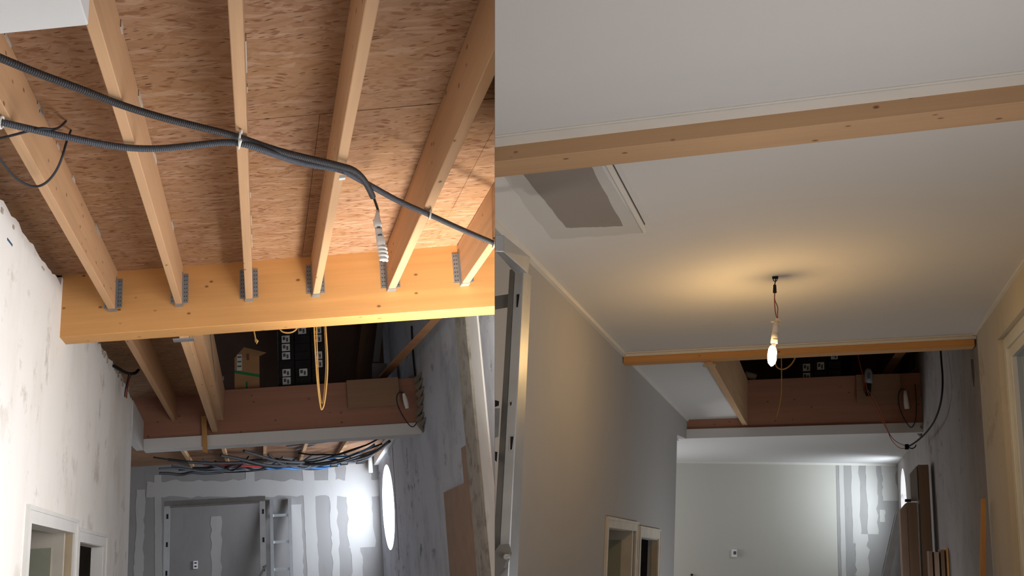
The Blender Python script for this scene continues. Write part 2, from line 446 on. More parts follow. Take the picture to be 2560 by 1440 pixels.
# deck boards
deck = thing('ceiling', 'L', (0, 3, 1.80), 'rough OSB deck over the joists of the unfinished room', 'ceiling', kind='structure')
yj = 3.275
for (x0, x1, y0, y1, dz) in [(-1.62, -0.06, -1.6, yj, 0), (-0.058, 1.048, -1.6, yj, 0.0015), (1.05, 2.2, -1.6, 4.4, 0.0005), (-1.62, 0.27, yj + 0.003, 5.0, 0.001), (0.272, 1.048, yj + 0.003, 5.0, 0), (1.05, 2.2, 4.403, 5.0, 0.002)]:
    obj('osb_panel', G('L').box(x0, x1, y0, y1, 1.80 + dz, 1.818), 'osb', deck)
obj('osb_panel', G('L').box(-1.62, -0.49, 5.17, 7.3, 1.80, 1.818), 'osb_grey', deck)
obj('osb_panel', G('L').box(-1.62, -0.49, 7.303, 8.95, 1.801, 1.818), 'osb_grey', deck)

# joists in metal hangers
def hanger(j, xc, y, w, zb, zt, r='L'):
    h = w / 2; t = 0.003; g = G(r)
    g.box(xc - h - t, xc + h + t, y - 0.055, y, zb - t, zb)
    for s in (-1, 1):
        a, b = sorted((xc + s * h, xc + s * (h + t)))
        g.box(a, b, y - 0.055, y, zb, zt)
        a, b = sorted((xc + s * (h + t), xc + s * (h + 0.034)))
        g.box(a, b, y - t, y - 0.0005, zb + 0.02, zt)
    o = obj('joist_hanger', g, 'galv', j)
    g = G(r)
    for s in (-1, 1):
        for k in range(7):
            zz = zb + 0.035 + k * (zt - zb - 0.05) / 6
            for q in (0.011, 0.024):
                xx = xc + s * (h + q); g.box(xx - 0.0025, xx + 0.0025, y - t - 0.001, y - t, zz - 0.0025, zz + 0.0025)
    obj('nail_heads', g, 'black', o, kind='stuff')
jx = [-0.884, -0.476, -0.053, 0.346, 0.789, 1.215]
jw = [0.044, 0.041, 0.043, 0.041, 0.044, 0.044]
jl = ['first pine joist from the stained plaster wall, in the near deck bay', 'second pine joist from the stained plaster wall, in the near deck bay',
      'third pine joist from the stained plaster wall, running straight ahead', 'fourth pine joist, to which the two conduits are tied together',
      'fifth pine joist with a shaded side, right of the white lamp', 'pine joist farthest from the stained plaster wall, at the sunlit end of the beam']
for x, w, l in zip(jx, jw, jl):
    j = obj('floor_joist', G('L').box(x - w / 2, x + w / 2, -1.6, YB, ZJ, ZO), 'joist', None, l, 'joist', 'joists of the near deck bay', bevel=0.003)
    hanger(j, x, YB, w, ZJ, ZJ + 0.20)
    if x < 0.2:
        g = G('L')
        for k in range(7):
            y = random.uniform(2.1, 4.6); g.box(x + w / 2, x + w / 2 + 0.004, y, y + random.uniform(0.04, 0.16), ZO - random.uniform(0.012, 0.03), ZO)
        obj('wane_bark', g, 'wall_rough', j, kind='stuff')

# big beam
obj('glulam_beam', G('L').box(-1.215, 2.1, YB, 5.175, 1.41, 1.82), 'beam', None, 'large orange glulam beam carrying the near joists', 'beam', bevel=0.003)

# far deck bay
j = obj('floor_joist', G('L').box(-0.915, -0.865, 5.175, 8.94, ZJ, ZO), 'joist', None, 'single pine joist behind the large beam, above the plaster wall', 'joist', 'joists of the far deck bay', bevel=0.003)
j = obj('trimmer_joist', G('L').box(-0.49, -0.430, 5.175, 8.94, 1.40, 1.82), 'trimmer', None, 'deep trimmer joist along the stair opening behind the large orange beam', 'joist', bevel=0.003)
obj('steel_shoe', G('L').box(-0.53, -0.40, 5.176, 5.24, 1.392, 1.40), 'galv', j)
c = obj('packing_timber', G('L').prism([(5.4, 1.47), (8.6, 1.47), (8.9, 1.84), (5.2, 1.84)], 0, -0.428, -0.36), 'trimmer', j)
obj('crack', G('L').tube([(-0.359, 5.5, 1.80), (-0.359, 6.1, 1.72), (-0.359, 6.6, 1.60), (-0.359, 7.1, 1.53)], [0.002, 0.004, 0.004, 0.001], 5), 'dark', c)
obj('hanging_batten', G('L').hexa([(-0.6, 8.86, 1.567), (-0.546, 8.86, 1.563), (-0.533, 8.86, 1.193), (-0.582, 8.86, 1.204)], [(-0.603, 8.9, 1.574), (-0.549, 8.9, 1.57), (-0.535, 8.9, 1.199), (-0.584, 8.9, 1.21)]), 'batten_z', None, 'short wooden batten hanging in front of the second beam', 'batten')

# second beam with white casing below
b2 = obj('glulam_beam', G('L').box(-1.5, XR, 8.94, 9.10, 1.377, 1.835), 'beam2', None, 'second brown glulam beam at the far side of the unfinished stair opening', 'beam', bevel=0.003)
obj('beam_casing', G('L').box(-1.20, XR, 8.90, 9.12, 1.262, 1.377), 'soffit', None, 'white painted casing under the second beam of the unfinished room', 'casing', bevel=0.003)
obj('wall_casing', G('L').prism([(8.1, 1.262), (8.9, 1.262), (8.9, 1.55), (8.1, 1.62)], 0, -1.20, -1.27), 'soffit', None, 'white boxed panel between the plaster wall and the second beam', 'casing')

# right wall with the round window
g = G('L')
x0, x1 = XR, XR + 0.34
g.box(x0, x1, 6.93, 10.9, FLOOR, 3.7); g.box(x0, x1, 12.2, 12.5, FLOOR, 3.7); g.box(x0, x1, 10.9, 12.2, 1.405, 3.7); g.box(x0, x1, 10.9, 12.2, FLOOR, 0.105)
N = 48; cy, cz, rr_, hs = 11.58, 0.755, 0.52, 0.65
ring = []
for k in range(N):
    a = 2 * math.pi * k / N; ca, sa = math.cos(a), math.sin(a); m = hs / max(abs(ca), abs(sa))
    ring.append(((cy + rr_ * ca, cz + rr_ * sa), (cy + m * ca, cz + m * sa)))
vs = [(x0, p[0], p[1]) for p, q in ring] + [(x0, q[0], q[1]) for p, q in ring] + [(x1, p[0], p[1]) for p, q in ring] + [(x1, q[0], q[1]) for p, q in ring]
fs = []
for k in range(N):
    n = (k + 1) % N
    fs += [(k, n, N + n, N + k), (k, 2 * N + k, 2 * N + n, n), (2 * N + k, 3 * N + k, 3 * N + n, 2 * N + n)]
g.add(vs, fs)
wr = st('wall_right', g, 'grey_wall', 'grey lime plaster wall with a round window in the unfinished room', 'wall')
obj('reveal_strip', G('L').prism(jag((6.60, FLOOR), (6.60, 3.6), 30, 0.012, 9) + jag((6.95, 3.6), (6.95, FLOOR), 30, 0.02, 10), 0, XR - 0.03, XR + 0.3), 'speck', wr)
obj('lit_reveal_plaster', G('L').box(XR - 0.012, XR + 0.3, 6.33, 6.61, FLOOR, 3.6), 'wall_l', wr)  # white strip: window light on the reveal put into the colour
obj('near_wall', G('L').box(XR, XR + 0.3, 3.0, 6.35, FLOOR, 3.6), 'grey_wall', wr)
w1 = thing('window_1', 'L', (XR + 0.25, cy, cz), 'round window glowing white in the grey plaster wall', 'window', kind='structure')
fr = []
for k in range(33):
    a = 2 * math.pi * k / 32; fr.append((XR + 0.27, cy + 0.485 * math.cos(a), cz + 0.485 * math.sin(a)))
obj('window_frame', G('L').tube(fr, 0.022, 6), 'pvc', w1)
obj('catch', G('L').box(XR + 0.22, XR + 0.26, 11.06, 11.10, 0.70, 0.80), 'offwhite', w1)

# tan sheets leaning on the right wall
obj('cardboard_sheet', G('L').box(XR - 0.035, XR - 0.032 + 0.01, 6.97, 7.9, FLOOR, 0.61), 'tan', None, 'wide tan cardboard sheet leaning on the grey plaster wall', 'sheet')
obj('cardboard_sheet', G('L').box(XR - 0.02, XR - 0.012, 6.97, 7.16, FLOOR, 0.885), 'tan', None, 'narrow tan sheet standing taller behind the wide tan sheet', 'sheet')

# far room
wf = st('wall_far', G('L').box(-3.6, XR + 0.34, 12.35, 12.5, FLOOR, 1.8), 'drywall', 'grey plasterboard end wall with joint compound in the unfinished room', 'wall')
def band(pts, seed, amp=0.012, w='compound', r='L', y=12.35, par=wf):
    """vertical or horizontal smear of compound: pts = ((x,z),(x,z),width)"""
    (xa, za), (xb, zb), wd = pts
    dx, dz = xb - xa, zb - za; l = math.hypot(dx, dz); nx, nz = -dz / l * wd / 2, dx / l * wd / 2
    n = max(4, int(l / 0.08))
    a = jag((xa + nx, za + nz), (xb + nx, zb + nz), n, amp, seed); b = jag((xb - nx, zb - nz), (xa - nx, za - nz), n, amp, seed + 50)
    obj('joint_compound', G(r).prism(a + b, 1, y - 0.002 - 0.0001 * (seed % 9), y), w, par)
FB = [(-1.447, 12.35, 1.521), (-1.251, 12.35, 0.055), (0.659, 12.35, 1.323), (0.776, 12.35, -0.034), (0.985, 12.35, 1.198), (1.041, 12.35, -0.046), (1.26, 12.35, 1.236), (1.331, 12.35, -0.058), (-1.81, 12.35, 1.213), (1.633, 12.35, 1.083), (-0.062, 12.35, 1.417), (-1.684, 12.35, 0.804), (0.367, 12.35, 0.702), (0.92, 12.35, 0.936)]
band(((FB[0][0], 1.40), (FB[1][0] - 0.1, FLOOR), 0.10), 11); band(((FB[2][0], 1.40), (FB[3][0] - 0.06, FLOOR), 0.16), 12)
band(((FB[4][0], 1.40), (FB[4][0] + 0.02, FLOOR), 0.10), 13, 0.03); band(((FB[6][0], 1.40), (FB[6][0] + 0.02, FLOOR), 0.14), 14, 0.03)
band(((-1.6, FB[8][2]), (XR, FB[9][2] - 0.02), 0.22), 15, 0.02); band(((FB[10][0] - 0.08, 1.40), (FB[10][0] - 0.08, FB[8][2]), 0.12), 16, 0.02)
band(((FB[11][0], FB[8][2]), (FB[11][0], FLOOR), 0.12), 17, 0.03); band(((FB[12][0] + 0.1, 0.9), (FB[12][0] + 0.1, FLOOR), 0.18), 18, 0.03)
band(((1.35, 1.4), (1.35, 0.3), 0.35), 19, 0.05); band(((-0.62, 0.8), (-0.62, FLOOR), 0.14), 20, 0.03)
st('wall_side', G('L').box(-3.7, -3.6, -1.6, 12.5, FLOOR, 3.7), 'drywall', 'plain side wall of the far end of the unfinished room', 'wall')
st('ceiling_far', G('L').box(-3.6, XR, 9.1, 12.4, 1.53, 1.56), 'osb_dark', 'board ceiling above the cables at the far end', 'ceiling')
for k, (px, yy) in enumerate([(-0.95, 0), (-0.45, 0), (0.06, 0), (0.56, 0), (1.06, 0)]):
    obj('ceiling_batten', G('L').box(px - 0.02, px + 0.02, 9.2, 12.34, 1.47, 1.53), 'joist', None, ['first', 'second', 'third', 'fourth', 'fifth'][k] + ' narrow ceiling batten among the cables, counted from the door wall', 'batten', 'battens above the cables')
# doors in the left wall
def casing_door(name, r, X, y0, y1, zt, f, label, mat='white', d=0.11):
    t = thing(name, r, (X, (y0 + y1) / 2, FLOOR), label, 'door', kind='structure')
    obj('architrave', G(r).prism([(y0, FLOOR), (y0, zt), (y1, zt - 0.004), (y1, FLOOR), (y1 - f, FLOOR), (y1 - f, zt - f), (y0 + f, zt - f), (y0 + f, FLOOR)], 0, X + 0.014, X), mat, t)
    obj('architrave_step', G(r).prism([(y0 - 0.012, FLOOR), (y0 - 0.012, zt + 0.014), (y1 + 0.012, zt + 0.010), (y1 + 0.012, FLOOR), (y1 - 0.01, FLOOR), (y1 - 0.01, zt - 0.01), (y0 + 0.01, zt - 0.01), (y0 + 0.01, FLOOR)], 0, X + 0.022, X), mat, t)
    obj('door_jamb', G(r).box(X - d, X, y1 - f, y1 - f + 0.03, FLOOR, zt - f), 'jamb', t)
    obj('door_head', G(r).box(X - d, X, y0 + f, y1 - f, zt - f, zt - f + 0.03), mat, t)
    obj('door_jamb', G(r).box(X - d, X, y0 + f - 0.03, y0 + f, FLOOR, zt - f), mat, t)
    return t
d1 = casing_door('door_1', 'L', XL, 4.49, 5.74, 0.384, 0.075, 'white framed doorway with a glazed door standing open, in the stained wall')
DL = [(-1.501, 5.62, 0.349), (-1.247, 5.62, 0.331), (-1.324, 5.62, 0.224), (-1.548, 5.62, 0.068)]
lf = obj('door_leaf', G('L').box(-2.15, DL[1][0], 5.60, 5.64, FLOOR, DL[0][2]), 'offwhite', d1)
obj('glass_panel', G('L').box(-2.05, DL[2][0], 5.592, 5.602, FLOOR + 0.3, DL[2][2]), 'frosted', lf)
d2 = casing_door('door_2', 'L', XL, 5.77, 6.86, 0.338, 0.075, 'white framed doorway to a dark room, next to the plaster corner', d=0.06)
st('ceiling_side', G('L').box(-3.6, XL - 0.10, 2.5, 8.0, 0.62, 0.66), 'jamb', 'beige ceiling of the side rooms behind the doorways', 'ceiling')
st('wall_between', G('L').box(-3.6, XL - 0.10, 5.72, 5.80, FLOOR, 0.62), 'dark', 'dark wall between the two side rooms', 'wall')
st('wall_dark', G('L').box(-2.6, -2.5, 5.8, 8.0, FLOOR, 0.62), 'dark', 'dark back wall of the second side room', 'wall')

# loft enclosure
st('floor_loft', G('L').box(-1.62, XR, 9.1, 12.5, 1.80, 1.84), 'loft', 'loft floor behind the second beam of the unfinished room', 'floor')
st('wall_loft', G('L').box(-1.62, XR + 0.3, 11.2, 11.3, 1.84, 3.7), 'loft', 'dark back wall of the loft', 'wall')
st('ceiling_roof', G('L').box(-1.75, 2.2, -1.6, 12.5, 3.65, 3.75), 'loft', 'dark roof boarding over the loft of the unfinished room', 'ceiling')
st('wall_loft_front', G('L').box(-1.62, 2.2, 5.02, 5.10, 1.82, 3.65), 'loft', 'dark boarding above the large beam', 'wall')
st('wall_back', G('L').box(-3.6, 2.2, -1.7, -1.6, FLOOR, 3.7), 'offwhite', 'plain wall behind the viewer in the unfinished room', 'wall')

# ------------------------------------------------------------------ conduits and lamp under the near deck
pA = [(-1.2, 1.95, 1.53)] + [(-0.836, 2.188, 1.527), (-0.782, 2.254, 1.527), (-0.683, 2.364, 1.527), (-0.575, 2.469, 1.527), (-0.461, 2.592, 1.527), (-0.335, 2.699, 1.527), (-0.2, 2.795, 1.527), (-0.072, 2.885, 1.527), (0.078, 3.028, 1.527), (0.219, 3.104, 1.515), (0.333, 3.176, 1.512), (0.394, 3.23, 1.515), (0.439, 3.309, 1.51), (0.47, 3.387, 1.5), (0.495, 3.458, 1.49)]
pB = [(-1.2, 2.45, 1.53)] + [(-0.916, 2.614, 1.527), (-0.892, 2.632, 1.527), (-0.771, 2.721, 1.527), (-0.644, 2.81, 1.527), (-0.508, 2.895, 1.527), (-0.376, 2.933, 1.527), (-0.239, 2.929, 1.527), (-0.118, 2.923, 1.527), (-0.043, 2.914, 1.51), (0.046, 2.982, 1.5), (0.158, 3.138, 1.527), (0.256, 3.199, 1.527), (0.348, 3.246, 1.527), (0.413, 3.333, 1.527), (0.511, 3.462, 1.527), (0.636, 3.626, 1.527), (0.799, 3.803, 1.527), (0.979, 4.012, 1.527), (1.267, 4.322, 1.527)]
cA = obj('corrugated_conduit', G('L').tube(pA, 0.0128, 10, 2), 'conduit', None, 'upper black corrugated conduit under the joists, its cut end above the white lamp', 'conduit', 'conduits under the near joists', smooth=True)
cB = obj('corrugated_conduit', G('L').tube(pB, 0.0125, 10, 2), 'conduit_grey', None, 'lower grey corrugated conduit running on under the joists to the sunlit end', 'conduit', 'conduits under the near joists', smooth=True)
def loop_tie(par, c, rx, rz, tail=None):
    pts = [(c[0] + 0.004 * math.sin(a), c[1] + rx * math.cos(a), c[2] + rz * math.sin(a)) for a in [2 * math.pi * k / 16 for k in range(17)]]
    obj('cable_tie', G('L').tube(pts, 0.0042, 6), 'tie', par)
    if tail: obj('cable_tie', G('L').tube(tail, [0.004, 0.0045, 0.003], 6), 'tie', par)
T = [(-0.056, 2.89, 1.52), (-0.057, 2.924, 1.52), (-0.066, 2.974, 1.52), (0.348, 3.253, 1.52), (0.795, 3.781, 1.52), (-0.884, 2.624, 1.52), (1.195, 4.242, 1.52)]
loop_tie(cA, T[0], 0.034, 0.026, [(-0.053, 2.858, 1.495), (-0.059, 2.894, 1.495), (-0.063, 2.925, 1.495)])
loop_tie(cB, (T[4][0], T[4][1], T[4][2]), 0.019, 0.02)
loop_tie(cB, T[5], 0.018, 0.02)
loop_tie(cB, T[6], 0.018, 0.02)
obj('cable_tie', G('L').box(T[3][0] - 0.012, T[3][0] + 0.012, T[3][1] - 0.008, T[3][1] + 0.012, 1.49, 1.503), 'tie', cA)

lx = [(0.555, 3.87, 1.663), (0.563, 3.87, 1.634), (0.572, 3.87, 1.597), (0.571, 3.87, 1.581), (0.57, 3.87, 1.557), (0.562, 3.87, 1.537), (0.569, 3.87, 1.513), (0.573, 3.87, 1.469), (0.577, 3.87, 1.441), (0.581, 3.87, 1.421), (0.586, 3.87, 1.404), (0.589, 3.87, 1.345), (0.596, 3.87, 1.329)]
lamp = thing('spiral_lamp', 'L', lx[12], 'white spiral energy-saving lamp hanging from the cut conduit end', 'lamp')
obj('lamp_wire', G('L').tube(lx[0:4], 0.0035, 6, 1), 'cable', lamp)
obj('lamp_wire', G('L').tube([(p[0] + 0.006, p[1], p[2]) for p in lx[0:4]], 0.003, 6, 1), 'conduit_grey', lamp)
obj('lamp_socket', G('L').tube([(0.572, 3.87, 1.597), (0.571, 3.87, 1.579), (0.568, 3.87, 1.553), (0.567, 3.87, 1.537), (0.57, 3.87, 1.523), (0.571, 3.87, 1.509)], [0.006, 0.010, 0.015, 0.019, 0.020, 0.016], 14), 'socket', lamp, smooth=True)
obj('lamp_lug', G('L').tube([(0.565, 3.87, 1.557), (0.556, 3.87, 1.546), (0.557, 3.87, 1.53)], [0.006, 0.011, 0.006], 8), 'socket', lamp, smooth=True)
bd = obj('lamp_body', G('L').tube([(0.571, 3.87, 1.51), (0.572, 3.87, 1.494), (0.573, 3.87, 1.484), (0.574, 3.87, 1.468), (0.577, 3.87, 1.454), (0.578, 3.87, 1.44), (0.579, 3.87, 1.425), (0.581, 3.87, 1.415)], [0.016, 0.017, 0.0165, 0.018, 0.0195, 0.021, 0.020, 0.015], 16), 'socket', lamp, smooth=True)
obj('rating_print', G('L').box(lx[7][0] - 0.010, lx[7][0] + 0.010, 3.8505, 3.8515, lx[7][2] - 0.006, lx[7][2] + 0.001), 'ink', bd)
obj('rating_print', G('L').box(lx[6][0] - 0.006, lx[6][0] + 0.008, 3.8522, 3.853, lx[6][2] - 0.012, lx[6][2] - 0.004), 'ink', bd)
a, b = Vector(lx[9]), Vector(lx[11]); hel = []
for k in range(73):
    t = k / 72; an = t * 2 * math.pi * 4; c = a.lerp(b, t); rad = 0.0165 * (1.0 if t < 0.85 else 1 - (t - 0.85) * 2)
    hel.append((c.x + rad * math.cos(an), c.y + rad * math.sin(an), c.z))
obj('spiral_tube', G('L').tube(hel, 0.0074, 8), 'tube', lamp, smooth=True)
obj('tube_core', G('L').tube([lx[9], lx[11]], 0.010, 8), 'tube', lamp)

def cable(name, r, pts, rad, mat, label, cat='cable', group=None, n=6, sm=2):
    return obj(name, G(r).tube(pts, rad, n, sm), mat, None, label, cat, group, smooth=True)
cable('black_cable', 'L', [(-1.2, 2.75, 1.56)] + [(-0.972, 2.752, 1.525), (-0.925, 2.743, 1.525), (-0.828, 2.715, 1.525), (-0.764, 2.692, 1.525), (-0.726, 2.744, 1.54), (-0.734, 2.868, 1.62), (-0.782, 3.136, 1.795)], 0.005, 'cable', 'thin black cable from a deck hole, running flat across the first joist')
cable('black_cable', 'L', [(-1.2, 2.55, 1.60), (-1.0, 2.62, 1.52)] + [(-0.954, 2.788, 1.5), (-0.953, 2.846, 1.5), (-0.95, 2.954, 1.5), (-0.931, 3.059, 1.5), (-0.887, 3.116, 1.5), (-0.836, 3.088, 1.5), (-0.774, 2.995, 1.5), (-0.732, 2.915, 1.52), (-0.733, 2.96, 1.6), (-0.778, 3.215, 1.795)], 0.005, 'cable', 'thin black cable sagging in a loop below the first joist')
cable('black_conduit', 'L', [(-1.19, 6.889, 1.669), (-1.17, 6.993, 1.672), (-1.14, 7.065, 1.659), (-1.1, 7.119, 1.651), (-1.07, 7.288, 1.687), (-1.06, 7.408, 1.745)], 0.013, 'black', 'short black conduit stub poking out above the plaster wall top', 'conduit')
cable('red_cable', 'L', [(-1.12, 7.388, 1.705), (-1.12, 7.259, 1.629), (-1.12, 7.184, 1.544), (-1.12, 7.158, 1.455)], 0.006, 'wire_red', 'red cable dropping behind the broken plaster top')
cable('blue_cable', 'L', [(-1.13, 7.314, 1.69), (-1.13, 7.238, 1.607), (-1.13, 7.142, 1.52), (-1.13, 7.133, 1.461)], 0.006, 'cable', 'dark cable dropping beside the red cable at the broken plaster')

# ------------------------------------------------------------------ loft goods in the unfinished room
YC = 9.14
bx = [(-0.262, 9.14, 2.322), (-0.158, 9.14, 2.333), (0.005, 9.14, 2.234), (0.083, 9.14, 2.255), (-0.001, 9.14, 1.848), (-0.265, 9.14, 1.847), (-0.236, 9.14, 2.277), (-0.182, 9.14, 2.073), (-0.264, 9.14, 2.079), (0.002, 9.14, 2.018), (-0.264, 9.14, 2.049), (0.001, 9.14, 1.988), (-0.133, 9.14, 2.27)]
box = thing('cardboard_box', 'L', (bx[4][0] - 0.12, YC + 0.15, 1.84), 'open brown cardboard box with green tape on the loft edge', 'box')
Z0 = 1.84; bxl, bxr, bzt = bx[0][0], bx[2][0], bx[2][2]
obj('box_body', G('L').box(bxl, bxr, YC, YC + 0.3, Z0, bzt - 0.02), 'card', box)
obj('box_flap', G('L').hexa([(bxl, YC, bzt - 0.02), (bxr, YC, bzt - 0.02), (bx[3][0], YC + 0.03, bx[3][2]), (bx[1][0], YC + 0.03, bx[1][2])], [(bxl, YC + 0.006, bzt - 0.02), (bxr, YC + 0.006, bzt - 0.02), (bx[3][0], YC + 0.036, bx[3][2]), (bx[1][0], YC + 0.036, bx[1][2])]), 'card', box)
obj('box_flap', G('L').hexa([(bxl, YC, bzt - 0.02), (bx[1][0], YC + 0.03, bx[1][2]), (bxl + 0.02, YC + 0.2, bzt + 0.06), (bxl, YC + 0.3, bzt - 0.02)], [(bxl + 0.004, YC, bzt - 0.02), (bx[1][0] + 0.004, YC + 0.03, bx[1][2]), (bxl + 0.024, YC + 0.2, bzt + 0.06), (bxl + 0.004, YC + 0.3, bzt - 0.02)]), 'card', box)
lb = obj('paper_label', G('L').box(bx[6][0], bx[7][0], YC - 0.002, YC, bx[7][2], bx[6][2] - 0.03), 'label', box)
for k in range(3):
    zz = bx[6][2] - 0.05 - 0.05 * k
    obj('label_print', G('L').box(bx[6][0] + 0.006, bx[7][0] - 0.006, YC - 0.003, YC - 0.002, zz - 0.016, zz), ['ink', 'green', 'ink'][k], lb)
obj('green_tape', G('L').hexa([(bxl, YC - 0.002, bx[10][2]), (bxr, YC - 0.002, bx[11][2]), (bxr, YC - 0.002, bx[9][2]), (bxl, YC - 0.002, bx[8][2])], [(bxl, YC, bx[10][2]), (bxr, YC, bx[11][2]), (bxr, YC, bx[9][2]), (bxl, YC, bx[8][2])]), 'green', box)
obj('print_mark', G('L').box(bx[12][0] + 0.0, bx[12][0] + 0.03, YC - 0.001, YC, bx[12][2] - 0.09, bx[12][2] - 0.02), 'ink_red', box)
obj('green_tape', G('L').box(bx[12][0] - 0.01, bx[12][0] + 0.01, YC - 0.001, YC, Z0, bx[12][2] - 0.32), 'green', box)
obj('label_card', G('L').hexa([(-0.475, 9.14, 2.019), (-0.376, 9.14, 2.022), (-0.376, 9.14, 1.979), (-0.475, 9.14, 1.976)], [(-0.475, 9.15, 2.022), (-0.376, 9.15, 2.024), (-0.376, 9.15, 1.981), (-0.475, 9.15, 1.979)]), 'nozzle', None, 'small grey label lying in the dark left of the cardboard box', 'label')

cx_ = [([(0.205, 9.14, 2.16)][0][0], [(0.376, 9.14, 2.148)][0][0]), ([(0.384, 9.14, 2.148)][0][0], [(0.554, 9.14, 2.136)][0][0]), ([(0.563, 9.14, 2.135)][0][0], [(0.711, 9.14, 2.125)][0][0])]
zc = [p[2] for p in [(0.471, 9.14, 2.464), (0.468, 9.14, 2.372), (0.465, 9.14, 2.281), (0.462, 9.14, 2.19), (0.46, 9.14, 2.099), (0.457, 9.14, 2.009), (0.454, 9.14, 1.92)]]
lab = {(0, 1), (0, 2), (0, 3), (0, 5), (0, 6), (1, 0), (1, 5), (2, 0), (2, 1), (2, 3), (2, 4)}
ORD = ['topmost', 'second', 'third', 'fourth', 'fifth', 'sixth', 'lowest']
CN = ['column beside the cardboard box', 'middle column', 'column behind the yellow cord']
pitch = zc[0] - zc[1]
def carton(r, x0, x1, y, z, h, has, label, group):
    q = thing('small_carton', r, ((x0 + x1) / 2, y + 0.1, z - h / 2), label, 'carton', group)
    obj('carton_body', G(r).box(x0 + 0.002, x1 - 0.002, y + random.uniform(0, 0.012), y + 0.25, z - h / 2, z + h / 2 - 0.002), 'wrap', q, bevel=0.004)
    if has:
        w = (x1 - x0) * 0.5; xm = (x0 + x1) / 2 + 0.002
        p = obj('paper_label', G(r).box(xm - w / 2, xm + w / 2, y - 0.004, y - 0.001, z - h * 0.42, z + h * 0.42), 'label', q)
        obj('label_print', G(r).box(xm - w * 0.38, xm - w * 0.05, y - 0.005, y - 0.004, z - h * 0.1, z + h * 0.28), 'ink', p)
        obj('label_print', G(r).box(xm + w * 0.05, xm + w * 0.3, y - 0.005, y - 0.004, z - h * 0.3, z + h * 0.15), 'ink', p)
for c in range(3):
    for k in range(7):
        z = zc[k] + (1 - c) * 0.008
        carton('L', cx_[c][0], cx_[c][1], YC, z, pitch, (c, k) in lab, '%s black carton in the %s, dark loft stack%s' % (ORD[k], CN[c], ', with label' if (c, k) in lab else ''), 'cartons stacked in the unfinished loft')
obj('stack_plinth', G('L').box(cx_[0][0], cx_[2][1], YC, YC + 0.25, 1.84, zc[6] - pitch / 2 + 0.012), 'wrap', None, 'dark wrapped base under the stack of small cartons', 'plinth')

cable('yellow_cord', 'L', [(0.342, 5.184, 1.533), (0.341, 5.184, 1.42), (0.343, 5.184, 1.259), (0.348, 5.184, 1.064), (0.362, 5.184, 0.92), (0.371, 5.184, 0.905), (0.389, 5.184, 0.951), (0.411, 5.184, 1.108), (0.416, 5.184, 1.229), (0.411, 5.184, 1.415), (0.411, 5.184, 1.528)], 0.0047, 'yellow', 'outer yellow cord hanging in a long loop in the stair opening', 'cord', 'yellow cords')
cable('yellow_cord', 'L', [(0.355, 5.196, 1.536), (0.356, 5.196, 1.422), (0.355, 5.196, 1.261), (0.356, 5.196, 1.066), (0.368, 5.196, 0.936), (0.383, 5.196, 0.968), (0.404, 5.196, 1.135), (0.408, 5.196, 1.257), (0.405, 5.196, 1.419), (0.404, 5.196, 1.532)], 0.0042, 'yellow', 'inner yellow cord doubled inside the long hanging loop', 'cord', 'yellow cords')
cable('yellow_cord', 'L', [(0.109, 5.184, 1.474), (0.133, 5.184, 1.407), (0.162, 5.184, 1.39), (0.201, 5.184, 1.388), (0.235, 5.184, 1.405), (0.257, 5.184, 1.464)], 0.0052, 'yellow', 'short yellow cord bight just under the large beam', 'cord', 'yellow cords')
kc = cable('yellow_cord', 'L', [(-0.029, 5.184, 1.472), (-0.027, 5.184, 1.414), (-0.02, 5.184, 1.378), (-0.016, 5.184, 1.35)], 0.0044, 'yellow', 'knotted yellow cord end hanging left of the cartons', 'cord', 'yellow cords')
obj('knot', G('L').tube([(-0.018, 5.184, 1.363), (-0.013, 5.184, 1.35), (-0.006, 5.184, 1.352), (-0.013, 5.184, 1.333)], [0.007, 0.011, 0.007, 0.0025], 8), 'yellow', kc)

obj('plywood_offcut', G('L').hexa([(0.892, 8.86, 1.836), (1.413, 8.86, 1.834), (1.406, 8.8, 1.544), (0.893, 8.8, 1.541)], [(0.894, 8.875, 1.839), (1.416, 8.875, 1.837), (1.408, 8.815, 1.547), (0.895, 8.815, 1.543)]), 'ply', None, 'square plywood offcut fixed to the front of the second beam', 'board')
obj('brace_timber', G('L').hexa([(1.324, 9.6, 2.023), (1.433, 9.6, 2.025), (1.504, 7, 1.913), (1.427, 7, 1.918)], [(1.333, 9.68, 2.005), (1.416, 9.68, 1.999), (1.5, 7.08, 1.916), (1.429, 7.08, 1.921)]), 'brace', None, 'slanting brace timber across the dark loft opening', 'timber')
obj('grey_plank', G('L').hexa([(1.486, 10.6, 2.923), (1.565, 10.6, 2.918), (1.476, 10.6, 2.396), (1.398, 10.6, 2.401)], [(1.492, 10.64, 2.934), (1.57, 10.64, 2.929), (1.481, 10.64, 2.405), (1.404, 10.64, 2.41)]), 'drywall', None, 'grey plank standing at the back of the dark loft', 'plank')
obj('dark_post', G('L').hexa([(1.27, 10.4, 2.882), (1.333, 10.4, 2.877), (1.206, 10.4, 2.101), (1.15, 10.4, 2.105)], [(1.277, 10.46, 2.898), (1.34, 10.46, 2.894), (1.213, 10.46, 2.113), (1.156, 10.46, 2.117)]), 'dark_wood', None, 'dark brown leaning post in the loft shadows', 'post')
obj('pale_crate', G('L').hexa([(1.309, 10, 2.252), (1.483, 10, 2.24), (1.472, 10, 2.069), (1.3, 10, 2.081)], [(1.336, 10.2, 2.297), (1.512, 10.2, 2.285), (1.502, 10.2, 2.111), (1.326, 10.2, 2.122)]), 'drywall', None, 'pale crate at the foot of the grey plank in the loft', 'crate')
bl = thing('tube_lamp', 'L', [(1.465, 8.78, 1.645)][0], 'white tube lamp dangling beside the plywood offcut', 'lamp')
